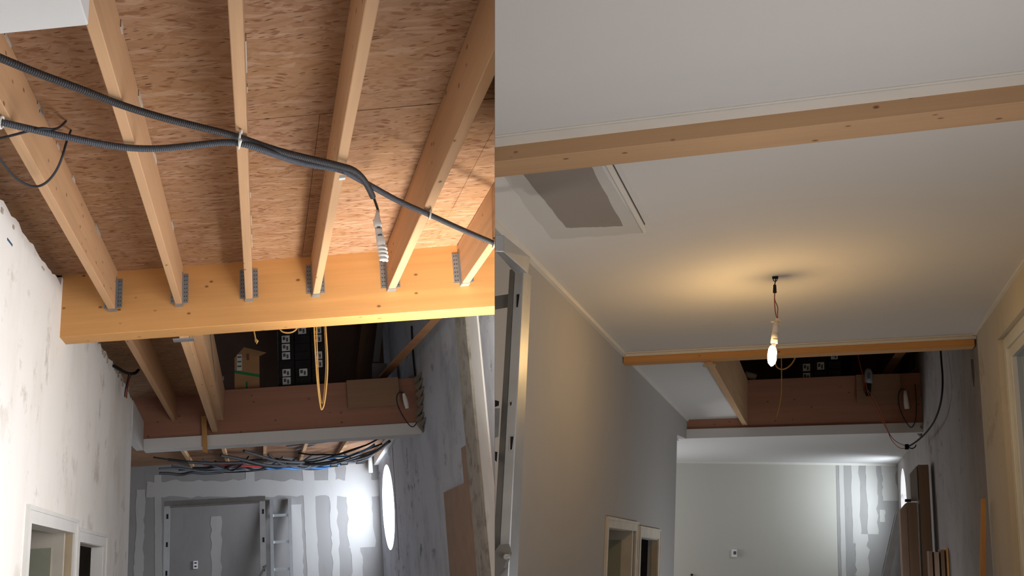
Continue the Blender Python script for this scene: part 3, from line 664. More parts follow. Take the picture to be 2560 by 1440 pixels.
obj('lamp_tube', G('L').tube([(1.445, 8.78, 1.65), (1.454, 8.78, 1.605), (1.463, 8.78, 1.553), (1.471, 8.78, 1.501)], [0.014, 0.022, 0.024, 0.018], 10), 'tube', bl)
obj('lamp_cable', G('L').tube([(1.449, 8.8, 1.654), (1.414, 8.8, 1.672), (1.385, 8.8, 1.654), (1.373, 8.8, 1.594), (1.392, 8.8, 1.513), (1.437, 8.8, 1.412), (1.49, 8.8, 1.326), (1.528, 8.8, 1.316), (1.576, 8.8, 1.384), (1.603, 8.8, 1.54), (1.605, 8.8, 1.74)], 0.005, 6, 2), 'cable', bl, smooth=True)
cable('black_cable', 'L', [(1.6, 8.942, 2.377), (1.6, 8.969, 2.193), (1.6, 8.965, 2.023), (1.6, 8.938, 1.851)], 0.01, 'black', 'thick black cable against the grey plaster at the loft edge')
g = G('L')
for p in [(1.6, 8.777, 1.776), (1.6, 8.736, 1.707), (1.6, 8.703, 1.621), (1.6, 8.733, 1.547), (1.6, 8.814, 1.464), (1.6, 8.802, 1.383), (1.6, 8.735, 1.325)]:
    g.tube([(p[0] + 0.02, p[1] - 0.1, p[2] + 0.05), (p[0] - 0.02, p[1], p[2]), (p[0] + 0.02, p[1] + 0.06, p[2] - 0.06)], [0.01, 0.035, 0.012], 6)
obj('loose_foam', g, 'masonry', wr, kind='stuff')

# ------------------------------------------------------------------ far end: cables, trestle ladder, ladder
rr = random.Random(3)
NTH = ['first', 'second', 'third', 'fourth', 'fifth', 'sixth', 'seventh', 'eighth', 'ninth', 'tenth', 'eleventh', 'twelfth', 'thirteenth', 'fourteenth', 'fifteenth', 'sixteenth', 'seventeenth', 'eighteenth', 'nineteenth', 'twentieth', 'twenty-first', 'twenty-second', 'twenty-third', 'twenty-fourth', 'twenty-fifth', 'twenty-sixth']
CW = ['lowest', 'middle', 'upper']
def hang(name, mat, x0, x1, y0, y1, z, sag, rad, label, group):
    pts = [(x0 + (x1 - x0) * t, y0 + (y1 - y0) * t + rr.uniform(-0.06, 0.06), z - sag * math.sin(math.pi * t) + rr.uniform(-0.02, 0.02)) for t in [k / 6 for k in range(7)]]
    cable(name, 'L', pts, rad, mat, label, 'cable', group)
spec = [(-1.3, -0.2, 11.2, 11.9, 1.36, 0.03), (-1.3, 0.0, 10.6, 12.0, 1.40, 0.04), (-1.15, 0.2, 10.9, 11.6, 1.42, 0.06), (-1.15, -0.1, 11.3, 12.0, 1.37, 0.03), (-1.1, 0.6, 11.8, 12.1, 1.40, 0.05), (-0.5, 0.9, 11.0, 11.9, 1.45, 0.12), (-0.3, 0.5, 11.2, 11.7, 1.44, 0.12),
        (0.1, 1.3, 11.6, 10.8, 1.44, 0.10), (0.2, 1.5, 11.8, 11.0, 1.46, 0.12), (0.4, 1.5, 12.0, 11.0, 1.42, 0.10), (0.0, 1.0, 11.9, 11.9, 1.40, 0.07), (0.5, 1.45, 11.5, 10.5, 1.47, 0.10), (-0.9, 0.1, 11.7, 11.4, 1.40, 0.02), (0.3, 1.2, 12.1, 12.2, 1.42, 0.08), (0.9, 1.55, 12.1, 10.7, 1.46, 0.12), (1.0, 1.5, 12.1, 11.3, 1.44, 0.1), (-0.2, 0.9, 10.6, 11.6, 1.43, 0.10)]
spec += [(-0.75, -0.2, 11.4, 11.6, 1.46, 0.13), (-0.6, -0.15, 11.6, 11.5, 1.47, 0.15), (-0.35, 0.3, 11.9, 11.6, 1.46, 0.13), (0.1, 0.7, 11.4, 11.7, 1.46, 0.14), (0.15, 0.85, 11.7, 11.9, 1.45, 0.13), (1.1, 1.5, 11.6, 11.9, 1.46, 0.12), (-1.35, -0.5, 11.7, 11.9, 1.34, 0.01)]
spec.sort(key=lambda q: min(q[0], q[1]))
for k, (a0, a1, b0, b1, z, sg) in enumerate(spec):
    hang('black_conduit', ['conduit', 'conduit_grey', 'black'][k % 3], a0, a1, b0, b1, z, sg, [0.019, 0.013, 0.010][k % 3], '%s dark conduit in the cable tangle, counted from the door wall' % NTH[k], 'dark conduits tangled above the far wall')
hang('red_conduit', 'cond_red', -0.75, 0.75, 11.5, 11.8, 1.41, 0.05, 0.016, 'red conduit in the cable tangle above the far plasterboard wall', None)
for k, (a0, a1, b0, b1, z, sg) in enumerate([(0.0, 1.0, 11.9, 12.1, 1.38, 0.05), (0.2, 1.1, 12.0, 12.0, 1.37, 0.04), (0.85, 1.4, 11.9, 10.9, 1.44, 0.06)]):
    hang('blue_conduit', 'cond_blue', a0, a1, b0, b1, z, sg, 0.014, ['lower blue conduit in the cable tangle', 'second blue conduit running beside the lower one', 'short blue conduit near the round window corner'][k], 'blue conduits')
for k, p in enumerate([(0.983, 11.9, 1.344), (1.116, 11.9, 1.362), (1.328, 11.9, 1.366)]):
    q = obj('junction_block', G('L').box(p[0] - 0.05, p[0] + 0.05, p[1] - 0.04, p[1] + 0.04, p[2] - 0.02, p[2] + 0.03), 'black', None, ['lowest black junction block under the cable tangle', 'middle black junction block under the cable tangle', 'black junction block nearest the round window'][k], 'junction box', 'junction blocks')
    obj('terminal_row', G('L').box(p[0] - 0.04, p[0] + 0.04, p[1] - 0.045, p[1] - 0.04, p[2] - 0.01, p[2] + 0.02), 'alu_dark', q)
for k, seg in enumerate([[(0.323, 11, 1.494), (1.054, 11, 1.534)], [(0.455, 11.2, 1.479), (0.76, 11.2, 1.536)]]):
    a, b = seg
    obj('metal_rail', G('L').hexa([(a[0], a[1], a[2]), (b[0], b[1], b[2]), (b[0], b[1], b[2] + 0.02), (a[0], a[1], a[2] + 0.02)], [(a[0], a[1] + 0.04, a[2]), (b[0], b[1] + 0.04, b[2]), (b[0], b[1] + 0.04, b[2] + 0.02), (a[0], a[1] + 0.04, a[2] + 0.02)]), 'galv', None, ['long thin metal rail under the far ceiling', 'short thin metal rail behind the long one'][k], 'rail')
obj('plastic_pipe', G('L').tube([(1.50, 12.2, 1.55), (1.50, 12.2, 1.25)], 0.03, 12), 'pipe', None, 'white plastic pipe stub in the far corner by the round window', 'pipe', smooth=True)
obj('plaster_gusset', G('L').prism([(9.7, 1.53), (12.3, 1.53), (12.3, 1.36)], 0, XR - 0.001, XR - 0.06), 'wall_l', None, 'triangular pale plaster gusset above the round window', 'plaster patch')

# trestle ladder of slotted aluminium standing before the far wall
tp = [(-1.275, 11.7, 0.937), (-1.2, 11.7, 0.933), (-1.258, 11.7, 0.055), (-1.185, 11.7, 0.052), (-0.017, 11.7, 0.923), (0.056, 11.7, 0.919), (0.01, 11.7, 0), (0.082, 11.7, -0.004), (-1.254, 11.7, 0.997), (0.052, 11.7, 0.98), (0.051, 11.7, 0.899), (-1.253, 11.7, 0.906)]
tr = thing('trestle_ladder', 'L', (tp[0][0], 11.7, FLOOR), 'slotted aluminium trestle standing before the far plasterboard wall', 'ladder')
for xa, xb in ((tp[0][0], tp[1][0]), (tp[4][0], tp[5][0])):
    p = obj('stile', G('L').box(xa, xb, 11.7, 11.76, FLOOR, tp[0][2]), 'alu', tr)
    for k in range(5):
        z = tp[0][2] - 0.12 - k * 0.35
        obj('slot', G('L').box(xa + 0.03, xa + 0.055, 11.698, 11.702, z - 0.06, z), 'black', p)
xa, xb = tp[4][0] + 0.02, tp[4][0] + 0.028
rl = obj('top_rail', G('L').box(tp[0][0], tp[5][0], 11.69, 11.78, tp[0][2] - 0.02, tp[0][2] + 0.045), 'alu_dark', tr)
obj('rail_lip', G('L').box(tp[1][0], tp[4][0], 11.66, 11.69, tp[0][2] - 0.045, tp[0][2] - 0.03), 'alu_dark', tr)
obj('diagonal_stay', G('L').hexa([(tp[5][0] - 0.02, 11.66, 0.13), (tp[5][0] + 0.01, 11.66, 0.13), (tp[4][0] - 0.06, 11.66, -0.1), (tp[4][0] - 0.1, 11.66, -0.1)], [(tp[5][0] - 0.02, 11.68, 0.13), (tp[5][0] + 0.01, 11.68, 0.13), (tp[4][0] - 0.06, 11.68, -0.1), (tp[4][0] - 0.1, 11.68, -0.1)]), 'alu_dark', tr)
ld = [(0.119, 12.2, 0.976), (0.163, 12.2, 0.974), (0.369, 12.2, 0.968), (0.412, 12.2, 0.966)]
la = thing('ladder', 'L', (ld[0][0], 12.0, FLOOR), 'plain aluminium ladder leaning on the far plasterboard wall', 'ladder')
yt, yb_, zt = 12.28, 11.75, ld[0][2]
for xa, xb in ((ld[0][0], ld[1][0]), (ld[2][0], ld[3][0])):
    obj('stile', G('L').hexa([(xa, yb_, FLOOR), (xb, yb_, FLOOR), (xb, yt, zt), (xa, yt, zt)], [(xa, yb_ + 0.06, FLOOR), (xb, yb_ + 0.06, FLOOR), (xb, yt + 0.06, zt), (xa, yt + 0.06, zt)]), 'alu', la)
for k in range(8):
    z = zt - 0.21 - 0.30 * k * 1.15
    if z < FLOOR + 0.1: break
    t = (z - FLOOR) / (zt - FLOOR); y = yb_ + (yt - yb_) * t
    obj('rung', G('L').box(ld[1][0], ld[2][0], y + 0.015, y + 0.045, z - 0.02, z + 0.015), 'alu', la)
sx = [(-0.901, 12.35, 0.182)][0]
so = obj('socket_outlet', G('L').box(sx[0] - 0.03, sx[0] + 0.03, 12.335, 12.35, sx[2] - 0.05, sx[2] + 0.05), 'label', None, 'unfinished socket outlet on the far plasterboard wall', 'outlet')
for dz in (-0.03, 0.015): obj('socket_hole', G('L').box(sx[0] - 0.015, sx[0] + 0.015, 12.333, 12.336, sx[2] + dz, sx[2] + dz + 0.018), 'black', so)

# ================================================================== FINISHED ROOM (R)
QL, QR, QB, QC, Q2 = -1.627, 1.204, 8.40, 1.785, 12.95     # left wall, right wall, beam front, ceiling, second beam
ZB = 1.70
st('floor', G('R').box(-4.0, 1.6, -1.6, 18.2, FLOOR - 0.1, FLOOR), 'floor', 'concrete floor of the finished room', 'floor')
ce = thing('ceiling', 'R', (0, 4, QC), 'smooth white painted ceiling of the finished room', 'ceiling', kind='structure')
obj('ceiling_panel', G('R').box(QL - 0.02, QR + 0.02, -1.6, 3.70, QC, QC + 0.02), 'ceil_r', ce)
obj('ceiling_panel', G('R').box(QL - 0.02, QR + 0.02, 3.85, QB + 0.01, QC, QC + 0.02), 'ceil_r', ce)
obj('ceiling_panel', G('R').box(QL - 0.02, -0.93, QB + 0.10, Q2 + 0.01, QC - 0.01, QC + 0.01), 'ceil_r', ce)
# patched hatch in the ceiling: bare board, smear of compound, raised joint
PT = [(-1.29, 4.038, 1.785), (-0.961, 4.038, 1.785), (-0.983, 4.922, 1.785), (-1.282, 4.877, 1.785), (-1.344, 4.399, 1.785), (-1.277, 4.705, 1.785), (-1.382, 4.047, 1.785), (-0.868, 4.035, 1.785), (-0.869, 4.92, 1.785), (-0.891, 5.078, 1.785), (-1.408, 5.047, 1.785), (-0.839, 4.936, 1.785), (-0.924, 4.039, 1.785), (-0.913, 5.057, 1.785)]
def flat(name, pts, z0, z1, mat, par): return obj(name, G('R').prism([(p[0], p[1]) for p in pts], 2, z0, z1), mat, par)
def rough(pts, n, amp, seed):
    out = []
    for i, p in enumerate(pts): out += jag(p, pts[(i + 1) % len(pts)], n, amp, seed + i)[:-1]
    return out
flat('joint_compound', rough([(PT[6][0], 3.84), (-0.93, 3.84), (-0.90, PT[9][1]), (PT[10][0], PT[10][1])], 10, 0.012, 60), QC - 0.0015, QC, 'compound_r', ce)
flat('bare_board', rough([(PT[0][0], 3.84), (PT[1][0], 3.84), (PT[2][0], PT[2][1]), (PT[3][0] + 0.02, PT[3][1]), (PT[3][0], PT[3][1] - 0.02)], 14, 0.006, 70), QC - 0.003, QC, 'board_grey', ce)
obj('joint_strip', G('R').hexa([(-0.895, 3.84, QC - 0.012), (-0.868, 3.84, QC - 0.012), (-0.869, 5.0, QC - 0.012), (-0.892, 5.08, QC - 0.012)], [(-0.895, 3.84, QC), (-0.868, 3.84, QC), (-0.869, 5.0, QC), (-0.892, 5.08, QC)]), 'trim_r', ce)
obj('joint_gap', G('R').box(-0.868, -0.864, 3.84, 4.93, QC - 0.004, QC), 'dark', ce)
obj('joint_strip', G('R').box(-0.838, -0.833, 3.84, 4.96, QC - 0.004, QC), 'trim_r', ce)

obj('glulam_beam', G('R').box(QL, QR, 3.69, 3.865, ZB, QC + 0.3), 'beam_r', None, 'nearest planed beam showing below the white ceiling, across the whole finished room', 'beam', bevel=0.004)
obj('glulam_beam', G('R').box(QL + 0.005, QR - 0.01, QB, QB + 0.14, 1.692, QC + 0.4), 'beam', None, 'middle planed beam behind the lit bulb, with the stair opening beyond', 'beam', bevel=0.003)
b3 = obj('glulam_beam', G('R').box(QL - 0.12, QR, Q2, Q2 + 0.16, 1.642, 2.29), 'beam2', None, 'deep brown beam at the back of the stair opening of the finished room', 'beam', bevel=0.003)
st('trim_1', G('R').box(QL, QR, 3.60, 3.69, QC - 0.010, QC).box(QL, QR, 3.585, 3.60, QC - 0.005, QC), 'trim_r', 'white moulding where the ceiling meets the nearest beam', 'trim')
st('trim_2', G('R').box(QL, QR, QB - 0.02, QB, QC - 0.035, QC).box(QL, QR, QB - 0.045, QB - 0.02, QC - 0.012, QC), 'trim_r', 'white moulding along the middle beam behind the bulb', 'trim')
st('trim_3', G('R').box(QL, QL + 0.03, 0.0, QB, QC - 0.03, QC), 'trim_r', 'thin moulding between ceiling and long cream wall', 'trim')
st('trim_4', G('R').box(QR - 0.03, QR, 0.0, QB, QC - 0.012, QC), 'trim_r', 'thin moulding between ceiling and window wall', 'trim')
st('trim_5', G('R').box(QL, QL + 0.02, QB + 0.14, Q2, QC - 0.03, QC - 0.01), 'trim_r', 'thin moulding of the small ceiling beside the stair opening', 'trim')

# left wall with two doorways
outline = [(-1.6, FLOOR), (8.06, FLOOR), (8.06, 0.215), (9.34, 0.25), (9.34, FLOOR), (9.62, FLOOR), (9.62, 0.165), (10.73, 0.15), (10.73, FLOOR), (12.03, FLOOR), (12.03, QC), (-1.6, QC)]
st('wall_left', G('R').prism(outline, 0, QL, QL - 0.10), 'cream_wall', 'smooth cream wall with two doorways in the finished room', 'wall')
st('wall_return', G('R').box(-4.0, QL - 0.01, 11.95, 12.03, FLOOR, QC), 'cream_wall', 'cream return wall at the end of the doorway wall', 'wall')
d3 = casing_door('door_3', 'R', QL, 7.985, 9.42, 0.29, 0.075, 'doorway with a pale glazed door standing open, in the cream wall', 'offwhite')
DR = [(-1.878, 9.28, 0.288), (-1.636, 9.28, 0.272), (-1.734, 9.28, 0.13), (-1.923, 9.28, -0.204)]
lf = obj('door_leaf', G('R').box(-2.6, DR[1][0], 9.26, 9.30, FLOOR, DR[0][2]), 'offwhite', d3)
obj('glass_panel', G('R').box(-2.5, DR[2][0], 9.252, 9.262, FLOOR + 0.3, DR[2][2]), 'frosted', lf)
d4 = casing_door('door_4', 'R', QL, 9.535, 10.815, 0.255, 0.09, 'doorway to an unlit room beside the cream wall corner', 'offwhite', 0.06)
st('ceiling_side', G('R').box(-4.0, QL - 0.11, 5.5, 11.95, 0.50, 0.54), 'jamb', 'ceiling of the side rooms behind the cream wall', 'ceiling')
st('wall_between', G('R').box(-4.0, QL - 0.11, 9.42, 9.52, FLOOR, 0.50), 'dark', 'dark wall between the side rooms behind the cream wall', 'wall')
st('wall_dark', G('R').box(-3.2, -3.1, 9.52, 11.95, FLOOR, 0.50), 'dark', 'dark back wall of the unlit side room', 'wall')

# casing below the second beam and the box beside it
obj('beam_casing', G('R').box(QL - 0.12, QR, Q2 - 0.03, Q2 + 0.22, 1.515, 1.642), 'ceil_r', None, 'white painted casing under the deep brown beam', 'casing', bevel=0.002)
obj('wall_casing', G('R').prism([(12.03, 1.46), (12.965, 1.515), (12.965, QC - 0.01), (12.03, QC - 0.01)], 0, QL, QL - 0.08), 'cream_wall', None, 'cream boxed panel between the doorway wall and the brown beam', 'casing')
obj('trimmer_joist', G('R').box(-0.925, -0.862, QB + 0.14, Q2, 1.675, 2.29), 'trimmer', None, 'deep sawn trimmer joist beside the white ceiling, along the stair opening of the finished room', 'joist', bevel=0.003)
obj('steel_shoe', G('R').box(-0.95, -0.84, QB + 0.142, QB + 0.19, 1.655, 1.675), 'jamb', bpy.data.objects['trimmer_joist.001'])

# far end
ya, yb2 = 16.02, 17.44
def yfar(x): return ya + (yb2 - ya) * (x + 2.35) / 3.57
wfr = st('wall_far', G('R').hexa([(-4.0, yfar(-4), FLOOR), (1.5, yfar(1.5), FLOOR), (1.5, yfar(1.5), 1.6), (-4.0, yfar(-4), 1.6)], [(-4.0, yfar(-4) + 0.1, FLOOR), (1.5, yfar(1.5) + 0.1, FLOOR), (1.5, yfar(1.5) + 0.1, 1.6), (-4.0, yfar(-4) + 0.1, 1.6)]), 'far_wall', 'pale end wall of the finished room', 'wall')
UX = [(0.259, 17, 1.496), (0.28, 17, -0.32)]
def onfar(name, pts, dy, mat):
    lo = [(x, yfar(x) - dy, z) for x, z in pts]; hi = [(x, yfar(x) - 0.0005, z) for x, z in pts]
    n = len(pts)
    obj(name, G('R').add(lo + hi, [tuple(range(n)), tuple(range(2 * n - 1, n - 1, -1))] + [(i, n + i, n + (i + 1) % n, (i + 1) % n) for i in range(n)]), mat, wfr)
onfar('bare_board', [(UX[0][0], FLOOR), (QR, FLOOR), (QR, 1.51), (UX[0][0], 1.51)], 0.004, 'drywall_r')
for k, (x, w, zb, amp) in enumerate([(0.34, 0.07, FLOOR, 0.012), (0.55, 0.12, 0.2, 0.03), (0.80, 0.16, 0.35, 0.05), (1.08, 0.22, 0.9, 0.05), (0.62, 0.20, -0.4, 0.06), (0.95, 0.08, 0.55, 0.02)]):
    zt_ = 1.49 if k < 4 else (0.35 if k == 4 else 0.75)
    onfar('joint_compound', jag((x - w / 2, zb), (x - w / 2, zt_), 12, amp * 0.6, 80 + k) + jag((x + w / 2, zt_), (x + w / 2, zb), 12, amp, 90 + k), 0.006 + k * 0.0006, 'compound_r')
st('ceiling_far', G('R').box(-4.0, QR, Q2 + 0.2, 17.6, 1.517, 1.55), 'ceil_r', 'white ceiling of the far end of the finished room', 'ceiling')
st('wall_side', G('R').box(-4.1, -4.0, -1.6, 18.2, FLOOR, 4.2), 'cream_wall', 'side wall of the far end of the finished room', 'wall')
st('trim_6', G('R').hexa([(-4, yfar(-4) - 0.012, 1.48), (1.2, yfar(1.2) - 0.012, 1.48), (1.2, yfar(1.2) - 0.012, 1.517), (-4, yfar(-4) - 0.012, 1.517)], [(-4, yfar(-4), 1.48), (1.2, yfar(1.2), 1.48), (1.2, yfar(1.2), 1.517), (-4, yfar(-4), 1.517)]), 'trim_r', 'thin moulding above the pale end wall', 'trim')

# right wall: bare grey plaster beyond the beam, cream window wall in front of it
g = G('R')
cy, cz, rr_, hs = 16.35, 0.80, 0.55, 0.70
x0, x1 = QR, QR + 0.3
g.box(x0, x1, 8.28, cy - hs, FLOOR, 4.2); g.box(x0, x1, cy + hs, 18.2, FLOOR, 4.2); g.box(x0, x1, cy - hs, cy + hs, cz + hs, 4.2); g.box(x0, x1, cy - hs, cy + hs, FLOOR, cz - hs)
ring = []
for k in range(N):
    a = 2 * math.pi * k / N; ca, sa = math.cos(a), math.sin(a); m = hs / max(abs(ca), abs(sa))
    ring.append(((cy + rr_ * ca, cz + rr_ * sa), (cy + m * ca, cz + m * sa)))
vs = [(x0, p[0], p[1]) for p, q in ring] + [(x0, q[0], q[1]) for p, q in ring] + [(x1, p[0], p[1]) for p, q in ring] + [(x1, q[0], q[1]) for p, q in ring]
g.add(vs, fs)
wr2 = st('wall_right', g, 'grey_wall_r', 'bare grey plaster wall beyond the middle beam of the finished room', 'wall')
w2 = thing('window_2', 'R', (QR + 0.2, cy, cz), 'bright round window at the far corner of the finished room', 'window', kind='structure')
obj('window_frame', G('R').tube([(QR + 0.24, cy + 0.53 * math.cos(2 * math.pi * k / 32), cz + 0.53 * math.sin(2 * math.pi * k / 32)) for k in range(33)], 0.022, 6), 'pvc', w2)
# window wall with a real opening
wy0, wy1, wzt = 4.6, 7.42, 1.53
wn = st('wall_window', G('R').box(QR - 0.006, QR + 0.3, -1.6, wy0, FLOOR, QC + 0.02).box(QR - 0.006, QR + 0.3, wy1, 8.30, FLOOR, QC + 0.02).box(QR - 0.006, QR + 0.3, wy0, wy1, wzt, QC + 0.02), 'cream_r', 'cream plaster wall around the tall window at the picture edge', 'wall')
w3 = thing('window_3', 'R', (QR + 0.1, 5.9, FLOOR), 'tall white framed window in the cream plaster wall', 'window', kind='structure')
f0, f1 = QR + 0.03, QR + 0.105
def frame(name, y0, y1, z0, z1, w, xa, xb, par):
    return obj(name, G('R').box(xa, xb, y0, y0 + w, z0, z1).box(xa, xb, y1 - w, y1, z0, z1).box(xa, xb, y0 + w, y1 - w, z1 - w, z1).box(xa, xb, y0 + w, y1 - w, z0, z0 + w), 'pvc', par, bevel=0.003)
frame('window_frame', wy0, wy1, FLOOR, wzt, 0.085, f0, f1, w3)
frame('window_sash', wy0 + 0.085, (wy0 + wy1) / 2, FLOOR + 0.085, wzt - 0.085, 0.075, f0 + 0.018, f1 - 0.01, w3)
s2 = frame('window_sash', (wy0 + wy1) / 2, wy1 - 0.085, FLOOR + 0.085, wzt - 0.085, 0.075, f0 + 0.018, f1 - 0.01, w3)
obj('window_pane', G('R').box(f0 + 0.05, f0 + 0.056, wy0 + 0.15, (wy0 + wy1) / 2 - 0.07, FLOOR + 0.15, wzt - 0.155), 'glass', w3)
obj('window_pane', G('R').box(f0 + 0.05, f0 + 0.056, (wy0 + wy1) / 2 + 0.07, wy1 - 0.155, FLOOR + 0.15, wzt - 0.155), 'glass', w3)

# loft of the finished room
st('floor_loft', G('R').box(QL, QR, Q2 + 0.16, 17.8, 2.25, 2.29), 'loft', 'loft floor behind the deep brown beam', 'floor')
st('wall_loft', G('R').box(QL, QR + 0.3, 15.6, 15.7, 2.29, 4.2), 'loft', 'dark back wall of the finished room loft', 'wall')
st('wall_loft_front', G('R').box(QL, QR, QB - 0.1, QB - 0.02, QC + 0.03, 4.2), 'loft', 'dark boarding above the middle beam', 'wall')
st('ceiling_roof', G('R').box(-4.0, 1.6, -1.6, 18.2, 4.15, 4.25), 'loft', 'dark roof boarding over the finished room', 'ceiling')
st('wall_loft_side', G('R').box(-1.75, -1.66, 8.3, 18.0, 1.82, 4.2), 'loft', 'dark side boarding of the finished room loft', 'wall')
st('wall_back', G('R').box(-4.0, 1.6, -1.7, -1.6, FLOOR, 4.2), 'cream_wall', 'plain wall behind the viewer in the finished room', 'wall')

# ------------------------------------------------------------------ lit pendant bulb
PX = [(-0.245, 6.197, 1.788), (-0.243, 6.197, 1.762), (-0.248, 6.197, 1.729), (-0.248, 6.197, 1.674), (-0.251, 6.197, 1.625), (-0.239, 6.197, 1.528), (-0.232, 6.197, 1.495), (-0.242, 6.197, 1.455), (-0.249, 6.197, 1.393), (-0.254, 6.197, 1.332), (-0.264, 6.197, 1.327), (-0.264, 6.197, 1.295), (-0.267, 6.197, 1.239), (-0.269, 6.197, 1.2), (-0.269, 6.197, 1.178)]
pd = thing('pendant_bulb', 'R', PX[14], 'glowing bare bulb on a twisted wire hanging from the white ceiling', 'lamp')
hk = obj('ceiling_hook', G('R').box(PX[0][0] - 0.018, PX[0][0] + 0.018, 6.18, 6.21, QC - 0.012, QC), 'black', pd)
obj('hook_ring', G('R').tube([(PX[0][0] + 0.012 * math.cos(a * 0.7), 6.197, QC - 0.02 + 0.012 * math.sin(a * 0.7)) for a in range(10)], 0.003, 6), 'black', hk)
obj('flex_wire', G('R').tube(PX[0:3], 0.0035, 6, 1), 'black', pd)
obj('terminal_block', G('R').tube(PX[2:4] , [0.009, 0.012], 6), 'black', pd)
obj('flex_wire', G('R').tube([PX[3], PX[4], (PX[5][0] - 0.006, 6.197, PX[5][2]), PX[6]], 0.003, 6, 2), 'wire_red', pd)
obj('flex_wire', G('R').tube([PX[3], PX[4], (PX[5][0] + 0.010, 6.20, PX[5][2] + 0.05), (PX[5][0] + 0.006, 6.20, PX[5][2]), PX[6]], 0.003, 6, 2), 'wire_red', pd)
sk = obj('lamp_socket', G('R').tube(PX[6:10], [0.010, 0.016, 0.019, 0.021], 12), 'socket', pd, smooth=True)
for q in (0.25, 0.6, 0.85):
    c = Vector(PX[6]).lerp(Vector(PX[9]), q)
    obj('tape_wrap', G('R').tube([(c.x, c.y, c.z - 0.004), (c.x, c.y, c.z + 0.004)], 0.021, 12), 'tape', sk)
c = Vector(PX[7]); obj('socket_crossbar', G('R').box(c.x - 0.03, c.x + 0.035, 6.18, 6.195, c.z + 0.018, c.z + 0.026), 'tape', sk)
obj('bulb_neck', G('R').tube([PX[9], PX[11]], [0.012, 0.017], 12), 'socket', pd)
BR = obj('bulb_glass', G('R').tube([(-0.264, 6.197, 1.311), (-0.264, 6.197, 1.295), (-0.264, 6.197, 1.274), (-0.267, 6.197, 1.247), (-0.267, 6.197, 1.221), (-0.269, 6.197, 1.2), (-0.269, 6.197, 1.181)], [0.014, 0.022, 0.026, 0.027, 0.026, 0.021, 0.006], 14), 'bulb', pd, smooth=True)

# ------------------------------------------------------------------ aluminium ladder by the long wall
LP = [(-1.372, 4.2, 1.366), (-1.345, 4.2, 1.348), (-1.3, 4.2, 1.344), (-1.324, 4.2, -0.099), (-1.313, 4.2, -0.099), (-1.264, 4.2, -0.098)]
al = thing('folding_ladder', 'R', (-1.33, 4.2, FLOOR), 'aluminium folding ladder with slotted stile by the cream wall', 'ladder')
xt0, xt1, zt_, xb0, xb1, zb_ = LP[1][0], LP[2][0], LP[1][2], LP[4][0], LP[5][0], LP[4][2]
def lean(z): t = (z - zb_) / (zt_ - zb_); return (xb0 + (xt0 - xb0) * t, xb1 + (xt1 - xb1) * t)
a0, a1 = lean(FLOOR); c0, c1 = lean(zt_)
stl = obj('stile', G('R').hexa([(a0, 4.2, FLOOR), (a1, 4.2, FLOOR), (c1, 4.2, zt_), (c0, 4.2, zt_)], [(a0, 4.34, FLOOR), (a1, 4.34, FLOOR), (c1, 4.34, zt_), (c0, 4.34, zt_)]), 'alu', al, bevel=0.004)
obj('stile_flange', G('R').hexa([(a0 - 0.035, 4.21, FLOOR), (a0, 4.2, FLOOR), (c0, 4.2, zt_), (c0 - 0.026, 4.21, zt_)], [(a0 - 0.035, 4.25, FLOOR), (a0, 4.24, FLOOR), (c0, 4.24, zt_), (c0 - 0.026, 4.25, zt_)]), 'alu_dark', al)
for (px, py, h, w) in ((1294, 752, 0.065, 0.007), (1279, 1108, 0.06, 0.007), (1277, 1010, 0.016, 0.004)):
    c = [(-1.316, 4.197, 1.181), (-1.294, 4.197, 0.492), (-1.311, 4.197, 0.676)][(1294, 1279, 1277).index(px)]
    so = obj('slot_rim', G('R').box(c[0] - w - 0.004, c[0] + w + 0.004, 4.1965, 4.2, c[2] - h / 2 - 0.006, c[2] + h / 2 + 0.004), 'alu', stl, bevel=0.001)
    obj('slot', G('R').prism([(c[0] - w, c[2] + h / 2), (c[0] + w, c[2] + h / 2), (c[0] + w * 0.5, c[2] - h / 2), (c[0] - w * 0.5, c[2] - h / 2)], 1, 4.195, 4.1968), 'black', so)
TB = [(-1.283, 3.7, 1.355), (-1.277, 3.7, 1.276), (-1.318, 4.12, 1.301), (-1.252, 4.12, 1.292), (-1.253, 4.12, 1.357), (-1.274, 4.12, 1.383)]
tb = obj('hinge_arm', G('R').hexa([TB[1], TB[2], TB[5], TB[0]], [(TB[1][0] + 0.035, TB[1][1] + 0.02, TB[1][2]), (TB[2][0] + 0.06, TB[2][1] + 0.02, TB[2][2]), (TB[5][0] + 0.022, TB[5][1] + 0.02, TB[5][2]), (TB[0][0] + 0.035, TB[0][1] + 0.02, TB[0][2])]), 'alu', al, bevel=0.003)
c = [(-1.266, 4.11, 1.341)][0]
obj('bolt', G('R').disc((c[0], c[1] - 0.012, c[2]), 1, 0.012, 0.02, 10), 'alu', tb)
obj('rung', G('R').hexa([(-1.488, 4.24, 1.221), (-1.376, 4.24, 1.231), (-1.371, 4.24, 1.163), (-1.482, 4.24, 1.151)], [(-1.502, 4.28, 1.233), (-1.389, 4.28, 1.243), (-1.383, 4.28, 1.174), (-1.496, 4.28, 1.162)]), 'alu_dark', al)
obj('clamp', G('R').hexa([(-1.386, 4.15, 0.694), (-1.352, 4.15, 0.683), (-1.352, 4.15, 0.663), (-1.383, 4.15, 0.653)], [(-1.4, 4.19, 0.701), (-1.365, 4.19, 0.69), (-1.365, 4.19, 0.669), (-1.396, 4.19, 0.659)]), 'black', al)
obj('stay_bar', G('R').hexa([(-1.392, 4.15, 0.649), (-1.346, 4.15, 0.651), (-1.343, 4.15, 0.517), (-1.381, 4.15, 0.507)], [(-1.399, 4.17, 0.652), (-1.352, 4.17, 0.654), (-1.349, 4.17, 0.52), (-1.387, 4.17, 0.51)]), 'galv', al)
